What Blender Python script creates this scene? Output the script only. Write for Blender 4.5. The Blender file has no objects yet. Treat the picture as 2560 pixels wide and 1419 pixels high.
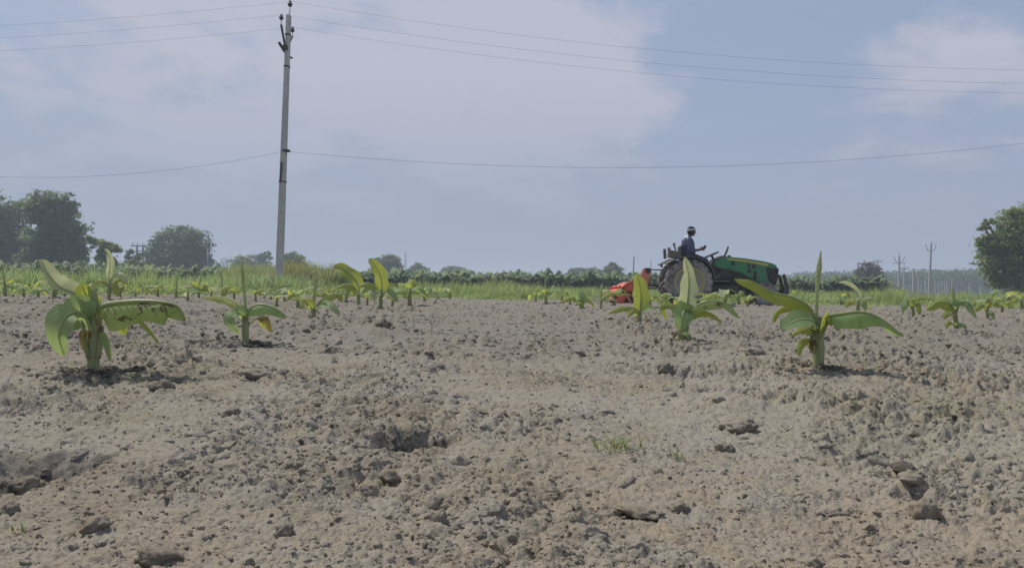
import bpy, bmesh, math, random
import numpy as np
from mathutils import Vector, Matrix, Euler
from mathutils import noise as mnoise

R = math.radians
random.seed(7)
scene = bpy.context.scene
COL = scene.collection

# ------------------------------------------------------------------ camera
FPX = 1991.0                      # focal length in pixels of the 2560 px wide photograph (28 mm on 36 mm)
CAMH = 0.36
PITCH = R(0.36)
ROLL = R(0.9)
cam = bpy.data.cameras.new('camera')
cam.lens = 28.0
cam.sensor_width = 36.0
cam.sensor_fit = 'HORIZONTAL'
cam.clip_start = 0.02
cam.clip_end = 6000
cam_o = bpy.data.objects.new('camera', cam)
COL.objects.link(cam_o)
_F = Vector((0, math.cos(PITCH), math.sin(PITCH)))
_R0 = Vector((1, 0, 0))
_U0 = _R0.cross(_F)
_RV = _R0 * math.cos(ROLL) + _U0 * math.sin(ROLL)
_UV = _U0 * math.cos(ROLL) - _R0 * math.sin(ROLL)
CAMP = Vector((0, 0, CAMH))
m = Matrix((( _RV.x, _UV.x, -_F.x, CAMP.x), (_RV.y, _UV.y, -_F.y, CAMP.y), (_RV.z, _UV.z, -_F.z, CAMP.z), (0, 0, 0, 1)))
cam_o.matrix_world = m
scene.camera = cam_o


def pix(px, py, Y):
    """world point seen at pixel (px, py) of the photograph, Y metres in front of the camera"""
    d = _F + _RV * ((px - 1280.0) / FPX) + _UV * ((709.5 - py) / FPX)
    return CAMP + d * (Y / d.y)


# ------------------------------------------------------------------ sky, sun, exposure
SUN_EL = R(54)
SUN_AZ = math.atan2(-0.70, 0.62)          # from +Y towards +X: the sun stands ahead and to the left
world = bpy.data.worlds.new('World')
scene.world = world
world.use_nodes = True
wn, wl = world.node_tree.nodes, world.node_tree.links
wn.clear()
out = wn.new('ShaderNodeOutputWorld')
bg = wn.new('ShaderNodeBackground')
wl.new(bg.outputs[0], out.inputs[0])
sky = wn.new('ShaderNodeTexSky')
sky.sky_type = 'NISHITA'
sky.sun_disc = False
sky.sun_elevation = SUN_EL
sky.sun_rotation = SUN_AZ
sky.altitude = 100
sky.air_density = 1.6
sky.dust_density = 3.0
sky.ozone_density = 3.0
bg.inputs[1].default_value = 0.101
tc = wn.new('ShaderNodeTexCoord')


def wmath(op, a, b=None, clamp=False):
    n = wn.new('ShaderNodeMath')
    n.operation = op
    n.use_clamp = clamp
    for i, v in enumerate((a, b)):
        if v is None:
            continue
        if isinstance(v, (int, float)):
            n.inputs[i].default_value = v
        else:
            wl.new(v, n.inputs[i])
    return n.outputs[0]


def wmix(fac, a, b):
    n = wn.new('ShaderNodeMix')
    n.data_type = 'RGBA'
    for sock, v in ((n.inputs[0], fac), (n.inputs[6], a), (n.inputs[7], b)):
        if isinstance(v, (int, float)):
            sock.default_value = v
        elif isinstance(v, tuple):
            sock.default_value = v + (1,)
        else:
            wl.new(v, sock)
    return n.outputs[2]


sep = wn.new('ShaderNodeSeparateXYZ')
wl.new(tc.outputs['Generated'], sep.inputs[0])
zz = wmath('ADD', wmath('MAXIMUM', sep.outputs[2], 0.0), 0.22)
comb = wn.new('ShaderNodeCombineXYZ')
wl.new(wmath('DIVIDE', sep.outputs[0], zz), comb.inputs[0])
wl.new(wmath('DIVIDE', sep.outputs[1], zz), comb.inputs[1])
cn = wn.new('ShaderNodeTexNoise')
cn.inputs['Scale'].default_value = 2.6
cn.inputs['Detail'].default_value = 7
cn.inputs['Roughness'].default_value = 0.6
cn.inputs['Distortion'].default_value = 0.25
wl.new(comb.outputs[0], cn.inputs['Vector'])
# banks of soft cloud where the photograph has them, frayed by the noise
lobes = None
for (px, py, s, w) in ((300, 220, 0.26, 0.20), (800, 100, 0.22, 0.30), (1300, 120, 0.16, 0.55), (1560, 160, 0.09, 0.50), (2330, 150, 0.12, 0.75),
                       (1760, 330, 0.14, 0.24), (1800, 60, 0.17, -0.42), (2050, 60, 0.15, -0.40), (640, 120, 0.2, .2), (1220, 215, .10, .40), (2500, 60, .12, -.1)):
    d = (pix(px, py, 10) - CAMP).normalized()
    vd = wn.new('ShaderNodeVectorMath')
    vd.operation = 'DISTANCE'
    wl.new(tc.outputs['Generated'], vd.inputs[0])
    vd.inputs[1].default_value = d
    q = wmath('DIVIDE', vd.outputs['Value'], s)
    g = wmath('MULTIPLY', wmath('POWER', 2.718, wmath('MULTIPLY', wmath('MULTIPLY', q, q), -1.0)), w)
    lobes = g if lobes is None else wmath('ADD', lobes, g)
cover = wmath('ADD', wmath('ADD', wmath('MULTIPLY', cn.outputs['Fac'], 1.9), -0.47), wmath('MULTIPLY', lobes, 0.75))
mr = wn.new('ShaderNodeMapRange')
mr.interpolation_type = 'SMOOTHSTEP'
mr.inputs[1].default_value = 0.52
mr.inputs[2].default_value = 0.92
wl.new(cover, mr.inputs[0])
fade = wn.new('ShaderNodeMapRange')           # clouds melt into the haze low down
fade.inputs[1].default_value = 0.06
fade.inputs[2].default_value = 0.26
wl.new(sep.outputs[2], fade.inputs[0])
cl = wmath('MULTIPLY', mr.outputs[0], fade.outputs[0])
base = wmix(0.80, sky.outputs[0], (3.05, 3.75, 5.5))        # thin high veil over the blue
hz = wn.new('ShaderNodeMapRange')
hz.interpolation_type = 'SMOOTHSTEP'
hz.inputs[1].default_value = 0.34
hz.inputs[2].default_value = 0.02
wl.new(sep.outputs[2], hz.inputs[0])
base = wmix(wmath('MULTIPLY', hz.outputs[0], 0.75), base, (3.35, 3.9, 5.1))
colr = wmix(wmath('MULTIPLY', cl, 0.85), base, (5.1, 5.15, 6.05))
wl.new(colr, bg.inputs[0])

sun = bpy.data.lights.new('sun', 'SUN')
sun.energy = 3.5
sun.angle = R(2.5)
sun.color = (1.0, 0.95, 0.86)
sun_o = bpy.data.objects.new('sun', sun)
COL.objects.link(sun_o)
sd = Vector((math.sin(SUN_AZ) * math.cos(SUN_EL), math.cos(SUN_AZ) * math.cos(SUN_EL), math.sin(SUN_EL)))
sun_o.rotation_euler = sd.to_track_quat('Z', 'Y').to_euler()
sun_o.location = (-30, 20, 40)

scene.view_settings.view_transform = 'Standard'
scene.view_settings.look = 'None'
scene.view_settings.exposure = 0.0
scene.view_settings.gamma = 1.0
scene.view_settings.use_curve_mapping = False
scene.render.engine = 'CYCLES'
scene.cycles.use_denoising = True
scene.cycles.max_bounces = 8
scene.cycles.transmission_bounces = 4
scene.cycles.volume_bounces = 1
scene.cycles.filter_width = 1.6

# ------------------------------------------------------------------ helpers


def tag(o, label=None, cat=None, group=None, kind=None):
    if label:
        o['label'] = label
    if cat:
        o['category'] = cat
    if group:
        o['group'] = group
    if kind:
        o['kind'] = kind
    return o


def empty(name, loc, rot=(0, 0, 0)):
    o = bpy.data.objects.new(name, None)
    o.location = loc
    o.rotation_euler = rot
    o.empty_display_size = 0.1
    COL.objects.link(o)
    return o


def link_mesh(name, me, mat, parent=None):
    if mat is not None:
        for mm in (mat if isinstance(mat, (list, tuple)) else [mat]):
            me.materials.append(mm)
    o = bpy.data.objects.new(name, me)
    COL.objects.link(o)
    if parent is not None:
        o.parent = parent
    return o


def pymesh(name, V, F, mat, parent=None, smooth=False):
    me = bpy.data.meshes.new(name)
    me.from_pydata([tuple(v) for v in V], [], F)
    if smooth:
        me.polygons.foreach_set('use_smooth', [True] * len(me.polygons))
    me.update()
    return link_mesh(name, me, mat, parent)


def npmesh(name, V, Q, smooth=False):
    """mesh from an (n,3) array of points and an (m,k) array of k-gons"""
    V = np.asarray(V, dtype=np.float32)
    Q = np.asarray(Q, dtype=np.int32)
    me = bpy.data.meshes.new(name)
    me.vertices.add(len(V))
    me.vertices.foreach_set('co', V.ravel())
    k = Q.shape[1]
    me.loops.add(Q.size)
    me.loops.foreach_set('vertex_index', Q.ravel())
    me.polygons.add(len(Q))
    me.polygons.foreach_set('loop_start', np.arange(0, Q.size, k, dtype=np.int32))
    if smooth:
        me.polygons.foreach_set('use_smooth', np.ones(len(Q), dtype=bool))
    me.update(calc_edges=True)
    me.validate()
    return me


class MB:
    """collects shapes in one bmesh"""

    def __init__(self):
        self.bm = bmesh.new()

    def add(self, V, F):
        vs = [self.bm.verts.new(v) for v in V]
        for f in F:
            try:
                self.bm.faces.new([vs[i] for i in f])
            except ValueError:
                pass
        return vs

    def box(self, c, s, rot=None, bev=0.0):
        b = bmesh.new()
        bmesh.ops.create_cube(b, size=1.0)
        for v in b.verts:
            v.co = Vector((v.co.x * s[0], v.co.y * s[1], v.co.z * s[2]))
        if bev > 0:
            bmesh.ops.bevel(b, geom=list(b.edges), offset=bev, segments=2, affect='EDGES')
        M = Matrix.Translation(c)
        if rot is not None:
            M = M @ Euler(rot).to_matrix().to_4x4()
        self._merge(b, M)
        return self

    def _merge(self, b, M):
        b.verts.index_update()
        mp = [self.bm.verts.new(M @ v.co) for v in b.verts]
        for f in b.faces:
            self.bm.faces.new([mp[v.index] for v in f.verts])
        b.free()

    def tube(self, pts, rad, n=8, cap=True):
        pts = [Vector(p) for p in pts]
        if not isinstance(rad, (list, tuple)):
            rad = [rad] * len(pts)
        rings = []
        up = Vector((0, 0, 1))
        prev = None
        for i, p in enumerate(pts):
            t = (pts[min(i + 1, len(pts) - 1)] - pts[max(i - 1, 0)]).normalized()
            if prev is None:
                a = t.cross(up if abs(t.z) < 0.9 else Vector((0, 1, 0))).normalized()
            else:
                a = (prev - t * prev.dot(t)).normalized()
            prev = a
            b = t.cross(a)
            rings.append([self.bm.verts.new(p + (a * math.cos(2 * math.pi * k / n) + b * math.sin(2 * math.pi * k / n)) * rad[i]) for k in range(n)])
        for i in range(len(rings) - 1):
            for k in range(n):
                self.bm.faces.new((rings[i][k], rings[i][(k + 1) % n], rings[i + 1][(k + 1) % n], rings[i + 1][k]))
        if cap:
            self.bm.faces.new(rings[0][::-1])
            self.bm.faces.new(rings[-1])
        return self

    def lathe_y(self, prof, c, n=40, closed=False):
        """profile of (radius, y) turned about the y axis through c"""
        rings = []
        for (r, y) in prof:
            rings.append([self.bm.verts.new((c[0] + r * math.cos(2 * math.pi * k / n), c[1] + y, c[2] + r * math.sin(2 * math.pi * k / n))) for k in range(n)])
        m = len(rings)
        for i in range(m if closed else m - 1):
            A, B = rings[i], rings[(i + 1) % m]
            for k in range(n):
                self.bm.faces.new((A[k], A[(k + 1) % n], B[(k + 1) % n], B[k]))
        return self

    def prism(self, poly, y0, y1, bev=0.0):
        """polygon of (x, z) extruded from y0 to y1"""
        b = bmesh.new()
        A = [b.verts.new((x, y0, z)) for x, z in poly]
        B = [b.verts.new((x, y1, z)) for x, z in poly]
        n = len(poly)
        b.faces.new(A)
        b.faces.new(B[::-1])
        for i in range(n):
            b.faces.new((A[i], B[i], B[(i + 1) % n], A[(i + 1) % n]))
        bmesh.ops.recalc_face_normals(b, faces=list(b.faces))
        if bev > 0:
            bmesh.ops.bevel(b, geom=list(b.edges), offset=bev, segments=2, affect='EDGES')
        self._merge(b, Matrix.Identity(4))
        return self

    def ball(self, c, r, s=(1, 1, 1), sub=2):
        b = bmesh.new()
        bmesh.ops.create_icosphere(b, subdivisions=sub, radius=r)
        self._merge(b, Matrix.Translation(c) @ Matrix.Diagonal((s[0], s[1], s[2], 1)))
        return self

    def build(self, name, mat, parent=None, smooth=False, angle=None):
        bmesh.ops.recalc_face_normals(self.bm, faces=list(self.bm.faces))
        me = bpy.data.meshes.new(name)
        self.bm.to_mesh(me)
        self.bm.free()
        if smooth:
            me.polygons.foreach_set('use_smooth', [True] * len(me.polygons))
            if angle:
                me.set_sharp_from_angle(angle=R(angle))
        return link_mesh(name, me, mat, parent)


# ------------------------------------------------------------------ materials
def newmat(name):
    m = bpy.data.materials.new(name)
    m.use_nodes = True
    m.node_tree.nodes.clear()
    return m, m.node_tree.nodes, m.node_tree.links


class NT:
    def __init__(self, name):
        self.m, self.n, self.l = newmat(name)
        self.out = self.n.new('ShaderNodeOutputMaterial')

    def put(self, sock, v):
        if v is None:
            return
        if isinstance(v, (int, float)):
            sock.default_value = v
        elif isinstance(v, tuple):
            sock.default_value = v + (1,) if (len(v) == 3 and sock.type == 'RGBA') else v
        else:
            self.l.new(v, sock)

    def math(self, op, a, b=None, c=None, clamp=False):
        n = self.n.new('ShaderNodeMath')
        n.operation = op
        n.use_clamp = clamp
        for i, v in enumerate((a, b, c)):
            self.put(n.inputs[i], v)
        return n.outputs[0]

    def mix(self, f, a, b, blend='MIX'):
        n = self.n.new('ShaderNodeMix')
        n.data_type = 'RGBA'
        n.blend_type = blend
        self.put(n.inputs[0], f)
        self.put(n.inputs[6], a)
        self.put(n.inputs[7], b)
        return n.outputs[2]

    def noise(self, vec, scale, detail=4, rough=0.55, dist=0.0):
        n = self.n.new('ShaderNodeTexNoise')
        if vec is not None:
            self.l.new(vec, n.inputs['Vector'])
        n.inputs['Scale'].default_value = scale
        n.inputs['Detail'].default_value = detail
        n.inputs['Roughness'].default_value = rough
        n.inputs['Distortion'].default_value = dist
        return n.outputs['Fac']

    def rng(self, v, a, b, c=0.0, d=1.0, smooth=False):
        n = self.n.new('ShaderNodeMapRange')
        if smooth:
            n.interpolation_type = 'SMOOTHSTEP'
        self.put(n.inputs[0], v)
        for i, q in enumerate((a, b, c, d)):
            n.inputs[i + 1].default_value = q
        return n.outputs[0]

    def node(self, t):
        return self.n.new(t)

    def bsdf(self, color, rough=0.6, spec=0.3, metal=0.0, bump=None, bstr=0.3, bdist=0.01, coat=0.0):
        p = self.n.new('ShaderNodeBsdfPrincipled')
        self.put(p.inputs['Base Color'], color)
        self.put(p.inputs['Roughness'], rough)
        self.put(p.inputs['Metallic'], metal)
        p.inputs['Specular IOR Level'].default_value = spec
        if coat:
            p.inputs['Coat Weight'].default_value = coat
        if bump is not None:
            b = self.n.new('ShaderNodeBump')
            b.inputs['Strength'].default_value = bstr
            b.inputs['Distance'].default_value = bdist
            self.l.new(bump, b.inputs['Height'])
            self.l.new(b.outputs[0], p.inputs['Normal'])
        return p.outputs[0]

    def done(self, sh):
        self.l.new(sh, self.out.inputs['Surface'])
        return self.m


def dusty(name, col, dust=(0.30, 0.26, 0.21), amt=0.4, rough=0.5, spec=0.4, scale=3.0, metal=0.0):
    """painted or rubber surface with uneven dust on it"""
    t = NT(name)
    g = t.node('ShaderNodeTexCoord').outputs['Object']
    a = t.noise(g, scale, 6, 0.6)
    b = t.noise(g, scale * 9, 4, 0.6)
    f = t.rng(t.math('ADD', t.math('MULTIPLY', a, 0.7), t.math('MULTIPLY', b, 0.3)), 0.38, 0.66, 0.0, 1.0)
    c = t.mix(t.math('MULTIPLY', f, amt), col, dust)
    r = t.math('ADD', rough, t.math('MULTIPLY', f, 0.3 * amt), clamp=True)
    return t.done(t.bsdf(c, r, spec, metal, b, 0.12, 0.01))


# ------------------------------------------------------------------ numpy noise
def _hash(ix, iy, seed):
    h = (ix.astype(np.int64) * 374761393 + iy.astype(np.int64) * 668265263 + seed * 1442695041) & 0xFFFFFFFF
    h = ((h ^ (h >> 13)) * 1274126177) & 0xFFFFFFFF
    h = ((h ^ (h >> 16)) * 2246822519) & 0xFFFFFFFF
    return ((h ^ (h >> 15)) & 0xFFFFFF) / float(0x1000000)


def perlin(x, y, seed=0):
    x0 = np.floor(x)
    y0 = np.floor(y)
    fx, fy = x - x0, y - y0
    u = fx * fx * fx * (fx * (fx * 6 - 15) + 10)
    v = fy * fy * fy * (fy * (fy * 6 - 15) + 10)
    r = 0
    for dx in (0, 1):
        for dy in (0, 1):
            a = _hash(x0 + dx, y0 + dy, seed) * 2 * math.pi
            g = np.cos(a) * (fx - dx) + np.sin(a) * (fy - dy)
            r = r + g * (u if dx else 1 - u) * (v if dy else 1 - v)
    return r * 1.4


def fbm(x, y, seed=0, octv=4, gain=0.5):
    s, a, f = 0, 1.0, 1.0
    for o in range(octv):
        s = s + a * perlin(x * f + 17.3 * o, y * f - 9.1 * o, seed + o)
        a *= gain
        f *= 2.03
    return s


def domes(x, y, seed=0, rmin=0.25, rmax=0.62):
    """rounded lumps, one per cell, of uneven size"""
    x0 = np.floor(x)
    y0 = np.floor(y)
    best = np.zeros_like(x)
    for dx in (-1, 0, 1):
        for dy in (-1, 0, 1):
            cx, cy = x0 + dx, y0 + dy
            h1, h2, h3 = _hash(cx, cy, seed), _hash(cx, cy, seed + 31), _hash(cx, cy, seed + 77)
            px, py = cx + h1, cy + h2
            r = rmin + (rmax - rmin) * h3 * h3
            d2 = ((x - px) ** 2 + (y - py) ** 2) / (r * r)
            best = np.maximum(best, np.sqrt(np.maximum(0, 1 - d2)) * r)
    return best


def sst(a, b, v):
    t = np.clip((v - a) / (b - a), 0, 1)
    return t * t * (3 - 2 * t)


# ------------------------------------------------------------------ the lie of the land
def broad(x, y):
    return (0.05 * sst(4, 10, y) + 0.06 * sst(2, 6, -x) * sst(6, 11, y)
            - 0.03 * sst(15, 24, y) * (1 - sst(2, 6, -x))
            + sst(1.6, 3.0, y) * (0.035 * np.exp(-((x + 1.8) / 0.55) ** 2) + 0.03 * np.exp(-((x - 1.4) / 0.5) ** 2)))


def ground_at(px, py):
    """where the ray through a pixel meets the broad shape of the field"""
    d = _F + _RV * ((px - 1280.0) / FPX) + _UV * ((709.5 - py) / FPX)
    d = d / d.y
    y = 0.6
    while y < 40:
        p = CAMP + d * y
        if p.z < float(broad(np.array(p.x), np.array(p.y))):
            break
        y *= 1.004
    return CAMP + d * y


MAIN = {'a': (232, 935), 'b': (615, 855), 'c': (2044, 930), 'd': (1708, 862)}
MAINW = {k: ground_at(*v) for k, v in MAIN.items()}
# hollows and mounds seen in the photograph: (pixel x, y, radius, height)
LUMPS = [(1050, 1095, 0.085, -0.085), (985, 1105, 0.04, -0.03), (1915, 978, 0.06, -0.07), (60, 1195, 0.10, -0.07), (1100, 1065, 0.05, -.02),
         (1840, 1010, 0.09, 0.022), (2320, 1262, 0.07, 0.012), (430, 1010, 0.12, 0.02), (500, 945, 0.10, -0.03), (640, 945, 0.1, 0.02),
         (255, 965, 0.10, -0.012), (850, 840, 0.35, 0.03), (960, 840, 0.3, 0.035), (2190, 1100, 0.12, -0.02), (2080, 985, 0.22, 0.02),
         (1270, 880, 0.25, -0.02), (1200, 1260, .07, .012), (640, 1250, .05, .012), (1900, 1240, .06, .015), (2440, 1030, .1, .02)]
LUMPW = [(ground_at(a, b), r, h) for (a, b, r, h) in LUMPS]


def H(x, y, fine=True):
    x = np.asarray(x, dtype=np.float64)
    y = np.asarray(y, dtype=np.float64)
    z = broad(x, y)
    near = 1 - 0.25 * sst(10, 22, y)
    z = z + 0.034 * fbm(x / 1.3, y / 1.3, 3, 3) * near
    rough = 0.50 + 1.05 * sst(-0.25, 0.45, fbm(x / 0.8 + 4, y / 0.8, 21, 3))      # some ground is cloddy, some beaten fine
    rough = rough * (0.92 + 0.25 * sst(1.4, 4.0, y)) * (0.70 + .5 * sst(.5, 1.2, np.abs(x + .2)))
    z = z + 0.014 * rough * fbm(x / 0.23, y / 0.23, 9, 4, 0.55)
    for (p, r, h) in LUMPW:
        d2 = ((x - p.x) ** 2 + (y - p.y) ** 2 * 0.6) / (r * r)
        wob = 1 + 0.6 * fbm(x / (r * 0.8), y / (r * 0.8), 41, 2)
        z = z + h * np.exp(-d2 * d2 * wob)
    for p in MAINW.values():
        z = z + 0.012 * np.exp(-((x - p.x) ** 2 + (y - p.y) ** 2) / 0.05)
    z = z + 0.030 * sst(3, 8, y) * rough * (np.abs(perlin(x / 0.21, y / 0.30, 66)) - .25)
    if fine:
        wx = x + 0.010 * perlin(x / 0.035, y / 0.035, 51) + .004 * perlin(x / .011, y / .011, 53)
        wy = y + 0.010 * perlin(x / 0.035 + 9, y / 0.035, 52) + .004 * perlin(x / .011, y / .011 + 5, 54)
        z = z + rough * 0.027 * (np.abs(perlin(wx / 0.075, wy / 0.075, 61)) - .25)
        z = z + rough * 0.015 * (np.abs(perlin(wx / 0.034, wy / 0.034, 62)) - .25)
        z = z + rough * 0.30 * 0.040 * domes(wx / 0.040, wy / 0.040, 65, 0.05, 0.50)
        z = z + 0.0075 * (np.abs(perlin(wx / 0.016, wy / 0.016, 63)) - .25)
        z = z + 0.0040 * (np.abs(perlin(x / 0.0075, y / 0.0075, 64)) - .25) * (1 - sst(3, 8, y))
    return z


def Hs(x, y):
    return float(H(np.array([x]), np.array([y]), False)[0])


# ------------------------------------------------------------------ soil material
MOIST_SHADE = [(MAINW['a'].x + 0.05, MAINW['a'].y - 0.02, 0.17), (MAINW['a'].x + 0.36, MAINW['a'].y - 0.08, 0.17),  # damp soil by the stems, plus plant shadows and hollow shade painted in
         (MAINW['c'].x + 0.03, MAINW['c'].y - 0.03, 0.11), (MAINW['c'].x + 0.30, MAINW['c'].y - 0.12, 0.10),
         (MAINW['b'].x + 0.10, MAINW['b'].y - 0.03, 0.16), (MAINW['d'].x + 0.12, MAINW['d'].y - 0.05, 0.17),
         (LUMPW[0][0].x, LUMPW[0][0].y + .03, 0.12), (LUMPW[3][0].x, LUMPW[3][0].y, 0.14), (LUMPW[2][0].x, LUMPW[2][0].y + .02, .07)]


ALGAE = []
for (px, py, r) in ((2150, 1085, .42), (380, 1050, .34), (900, 835, .5), (2500, 1010, .4)):
    p = ground_at(px, py)
    ALGAE.append((p.x, p.y, r))


def soil_material(name, tint=(1, 1, 1), rand=True):
    t = NT(name)
    pos = t.node('ShaderNodeNewGeometry').outputs['Position']
    big = t.noise(pos, 0.9, 5, 0.6, 0.4)
    mid = t.noise(pos, 7.0, 5, 0.62)
    fin = t.noise(pos, 90.0, 4, 0.65)
    grey = (0.290, 0.260, 0.210)
    brown = (0.258, 0.212, 0.142)
    c = t.mix(t.rng(t.math('ADD', t.math('MULTIPLY', big, 0.6), t.math('MULTIPLY', mid, 0.4)), 0.44, 0.60, smooth=True), grey, brown)
    far = t.node('ShaderNodeSeparateXYZ')
    t.l.new(pos, far.inputs[0])
    c = t.mix(t.rng(far.outputs[1], 2.2, 6.0, 0.0, 0.68, True), c, (0.158, 0.144, 0.121))      # soil turns greyer and darker farther out
    c = t.mix(t.rng(t.noise(pos, 2.6, 6, 0.65, 0.6), 0.54, 0.66, 0.0, 0.55, True), c, (0.17, 0.132, 0.09))
    c = t.mix(t.math('MULTIPLY', t.rng(far.outputs[1], 2.0, 1.25, 0.0, 0.7, True), t.rng(t.noise(pos, 3.5, 5, .65), .36, .56)), c, (0.300, 0.243, 0.172))
    alg = t.rng(t.noise(pos, 1.3, 4, 0.6, 0.3), 0.52, 0.68, 0.0, 0.42, True)
    for (x, y, r) in ALGAE:
        vd = t.node('ShaderNodeVectorMath')
        vd.operation = 'DISTANCE'
        t.l.new(pos, vd.inputs[0])
        vd.inputs[1].default_value = (x, y, 0)
        q = t.math('ADD', t.math('SUBTRACT', 1.0, t.math('DIVIDE', vd.outputs['Value'], r)), t.math('MULTIPLY', t.math('SUBTRACT', t.noise(pos, 8, 5, .65), .5), 2.4))
        alg = t.math('MAXIMUM', alg, t.rng(q, 0.0, .7, 0, .45, True))      # a film of green on the wetter crust
    sx = t.node('ShaderNodeSeparateXYZ')
    t.l.new(pos, sx.inputs[0])
    side = t.rng(t.math('ABSOLUTE', sx.outputs[0]), 0.5, 1.3, 0.15, 1.0)
    c = t.mix(t.math('MULTIPLY', alg, side), c, (0.205, 0.205, 0.125))
    c = t.mix(t.rng(fin, 0.35, 0.7, 0.0, 0.5), c, (0.35, 0.315, 0.26))
    c = t.mix(t.rng(t.noise(pos, 40, 3, 0.6), 0.56, 0.70, 0.0, 0.55), c, (0.15, 0.118, 0.082))
    moist_shade = None
    for (x, y, r) in MOIST_SHADE:
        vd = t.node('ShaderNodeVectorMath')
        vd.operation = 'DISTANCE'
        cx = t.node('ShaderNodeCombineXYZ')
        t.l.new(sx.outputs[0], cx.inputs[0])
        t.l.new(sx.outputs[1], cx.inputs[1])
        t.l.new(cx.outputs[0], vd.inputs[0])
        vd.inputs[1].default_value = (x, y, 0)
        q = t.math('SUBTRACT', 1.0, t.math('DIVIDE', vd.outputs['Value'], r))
        moist_shade = q if moist_shade is None else t.math('MAXIMUM', moist_shade, q)
    mo = t.rng(t.math('ADD', moist_shade, t.math('MULTIPLY', t.math('SUBTRACT', t.noise(pos, 11, 5, 0.65), 0.5), 3.2)), 0.0, 0.6, 0.0, 1.0, True)
    c = t.mix(t.math('MULTIPLY', mo, 0.9), c, (0.080, 0.073, 0.063))  # one dark tone for damp soil and painted shade
    if rand:
        rn = t.node('ShaderNodeObjectInfo').outputs['Random']
        k = t.rng(rn, 0.0, 1.0, 0.93, 1.25)
        c = t.mix(1.0, c, t.n.new('ShaderNodeCombineXYZ').outputs[0], 'MULTIPLY') if False else t.mix(t.math('SUBTRACT', 1.0, k, clamp=True), c, (0.12, 0.095, 0.07))
    if rand:
        c = t.mix(t.rng(rn, 0.97, 0.98), c, (0.105, 0.085, 0.064))
    c = t.mix(1.0, c, tint, 'MULTIPLY')
    bmp = t.math('ADD', t.noise(pos, 320, 4, 0.7), t.math('MULTIPLY', t.noise(pos, 110, 3, 0.6), 1.6))
    return t.done(t.bsdf(c, 0.95, 0.12, 0.0, bmp, 0.7, 0.004))


SOIL = soil_material('soil', rand=False)
CLOD = soil_material('clod_soil')

# ------------------------------------------------------------------ ground: the wide sheet
t = NT('pasture_ground')
pos = t.node('ShaderNodeNewGeometry').outputs['Position']
c = t.mix(t.rng(t.noise(pos, 0.15, 5, 0.6), 0.4, 0.6), (0.075, 0.095, 0.04), (0.12, 0.115, 0.06))
c = t.mix(t.rng(t.noise(pos, 3.0, 4, 0.6), 0.4, 0.7, 0, 0.6), c, (0.06, 0.075, 0.03))
PASTURE = t.done(t.bsdf(c, 0.95, 0.1, 0, t.noise(pos, 8, 4), 0.5, 0.1))
ys = np.concatenate([np.linspace(-60, 100, 33), np.geomspace(110, 2500, 24)])
xs = np.concatenate([-np.geomspace(110, 2500, 20)[::-1], np.linspace(-100, 100, 41), np.geomspace(110, 2500, 20)])
X, Y = np.meshgrid(xs, ys)
Z = -0.16 + 0.02 * perlin(X / 9, Y / 9, 5) + 0.10 * sst(27, 40, Y)
nx, ny = len(xs), len(ys)
idx = np.arange(nx * ny).reshape(ny, nx)
Q = np.stack([idx[:-1, :-1].ravel(), idx[:-1, 1:].ravel(), idx[1:, 1:].ravel(), idx[1:, :-1].ravel()], 1)
go = link_mesh('ground', npmesh('ground', np.stack([X.ravel(), Y.ravel(), Z.ravel()], 1), Q, True), PASTURE)
tag(go, kind='structure')

# ------------------------------------------------------------------ ground: the tilled soil with its clods
ys = np.concatenate([np.linspace(-2.0, 0.75, 16)[:-1], np.geomspace(0.75, 27.5, 860)])
us = np.concatenate([-1 - np.geomspace(0.004, 1, 110)[::-1], np.linspace(-1, 1, 820), 1 + np.geomspace(0.004, 1, 110)])
U, Y = np.meshgrid(us, ys)
half = 0.68 * np.maximum(Y, 0.9) + 0.08
X = np.where(np.abs(U) <= 1, U * half, np.sign(U) * (half + (np.abs(U) - 1) * (4 + 0.35 * np.abs(Y))))
Z = H(X, Y)
Z = Z - 0.30 * sst(25.2, 27.5, Y + 0.8 * perlin(X / 2.0, Y * 0, 8)) - 0.3 * sst(1.7, 2.0, np.abs(U))
nx, ny = len(us), len(ys)
idx = np.arange(nx * ny).reshape(ny, nx)
Q = np.stack([idx[:-1, :-1].ravel(), idx[:-1, 1:].ravel(), idx[1:, 1:].ravel(), idx[1:, :-1].ravel()], 1)
fo = link_mesh('tilled_field', npmesh('tilled_field', np.stack([X.ravel(), Y.ravel(), Z.ravel()], 1), Q, True), SOIL)
tag(fo, kind='structure')


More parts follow.
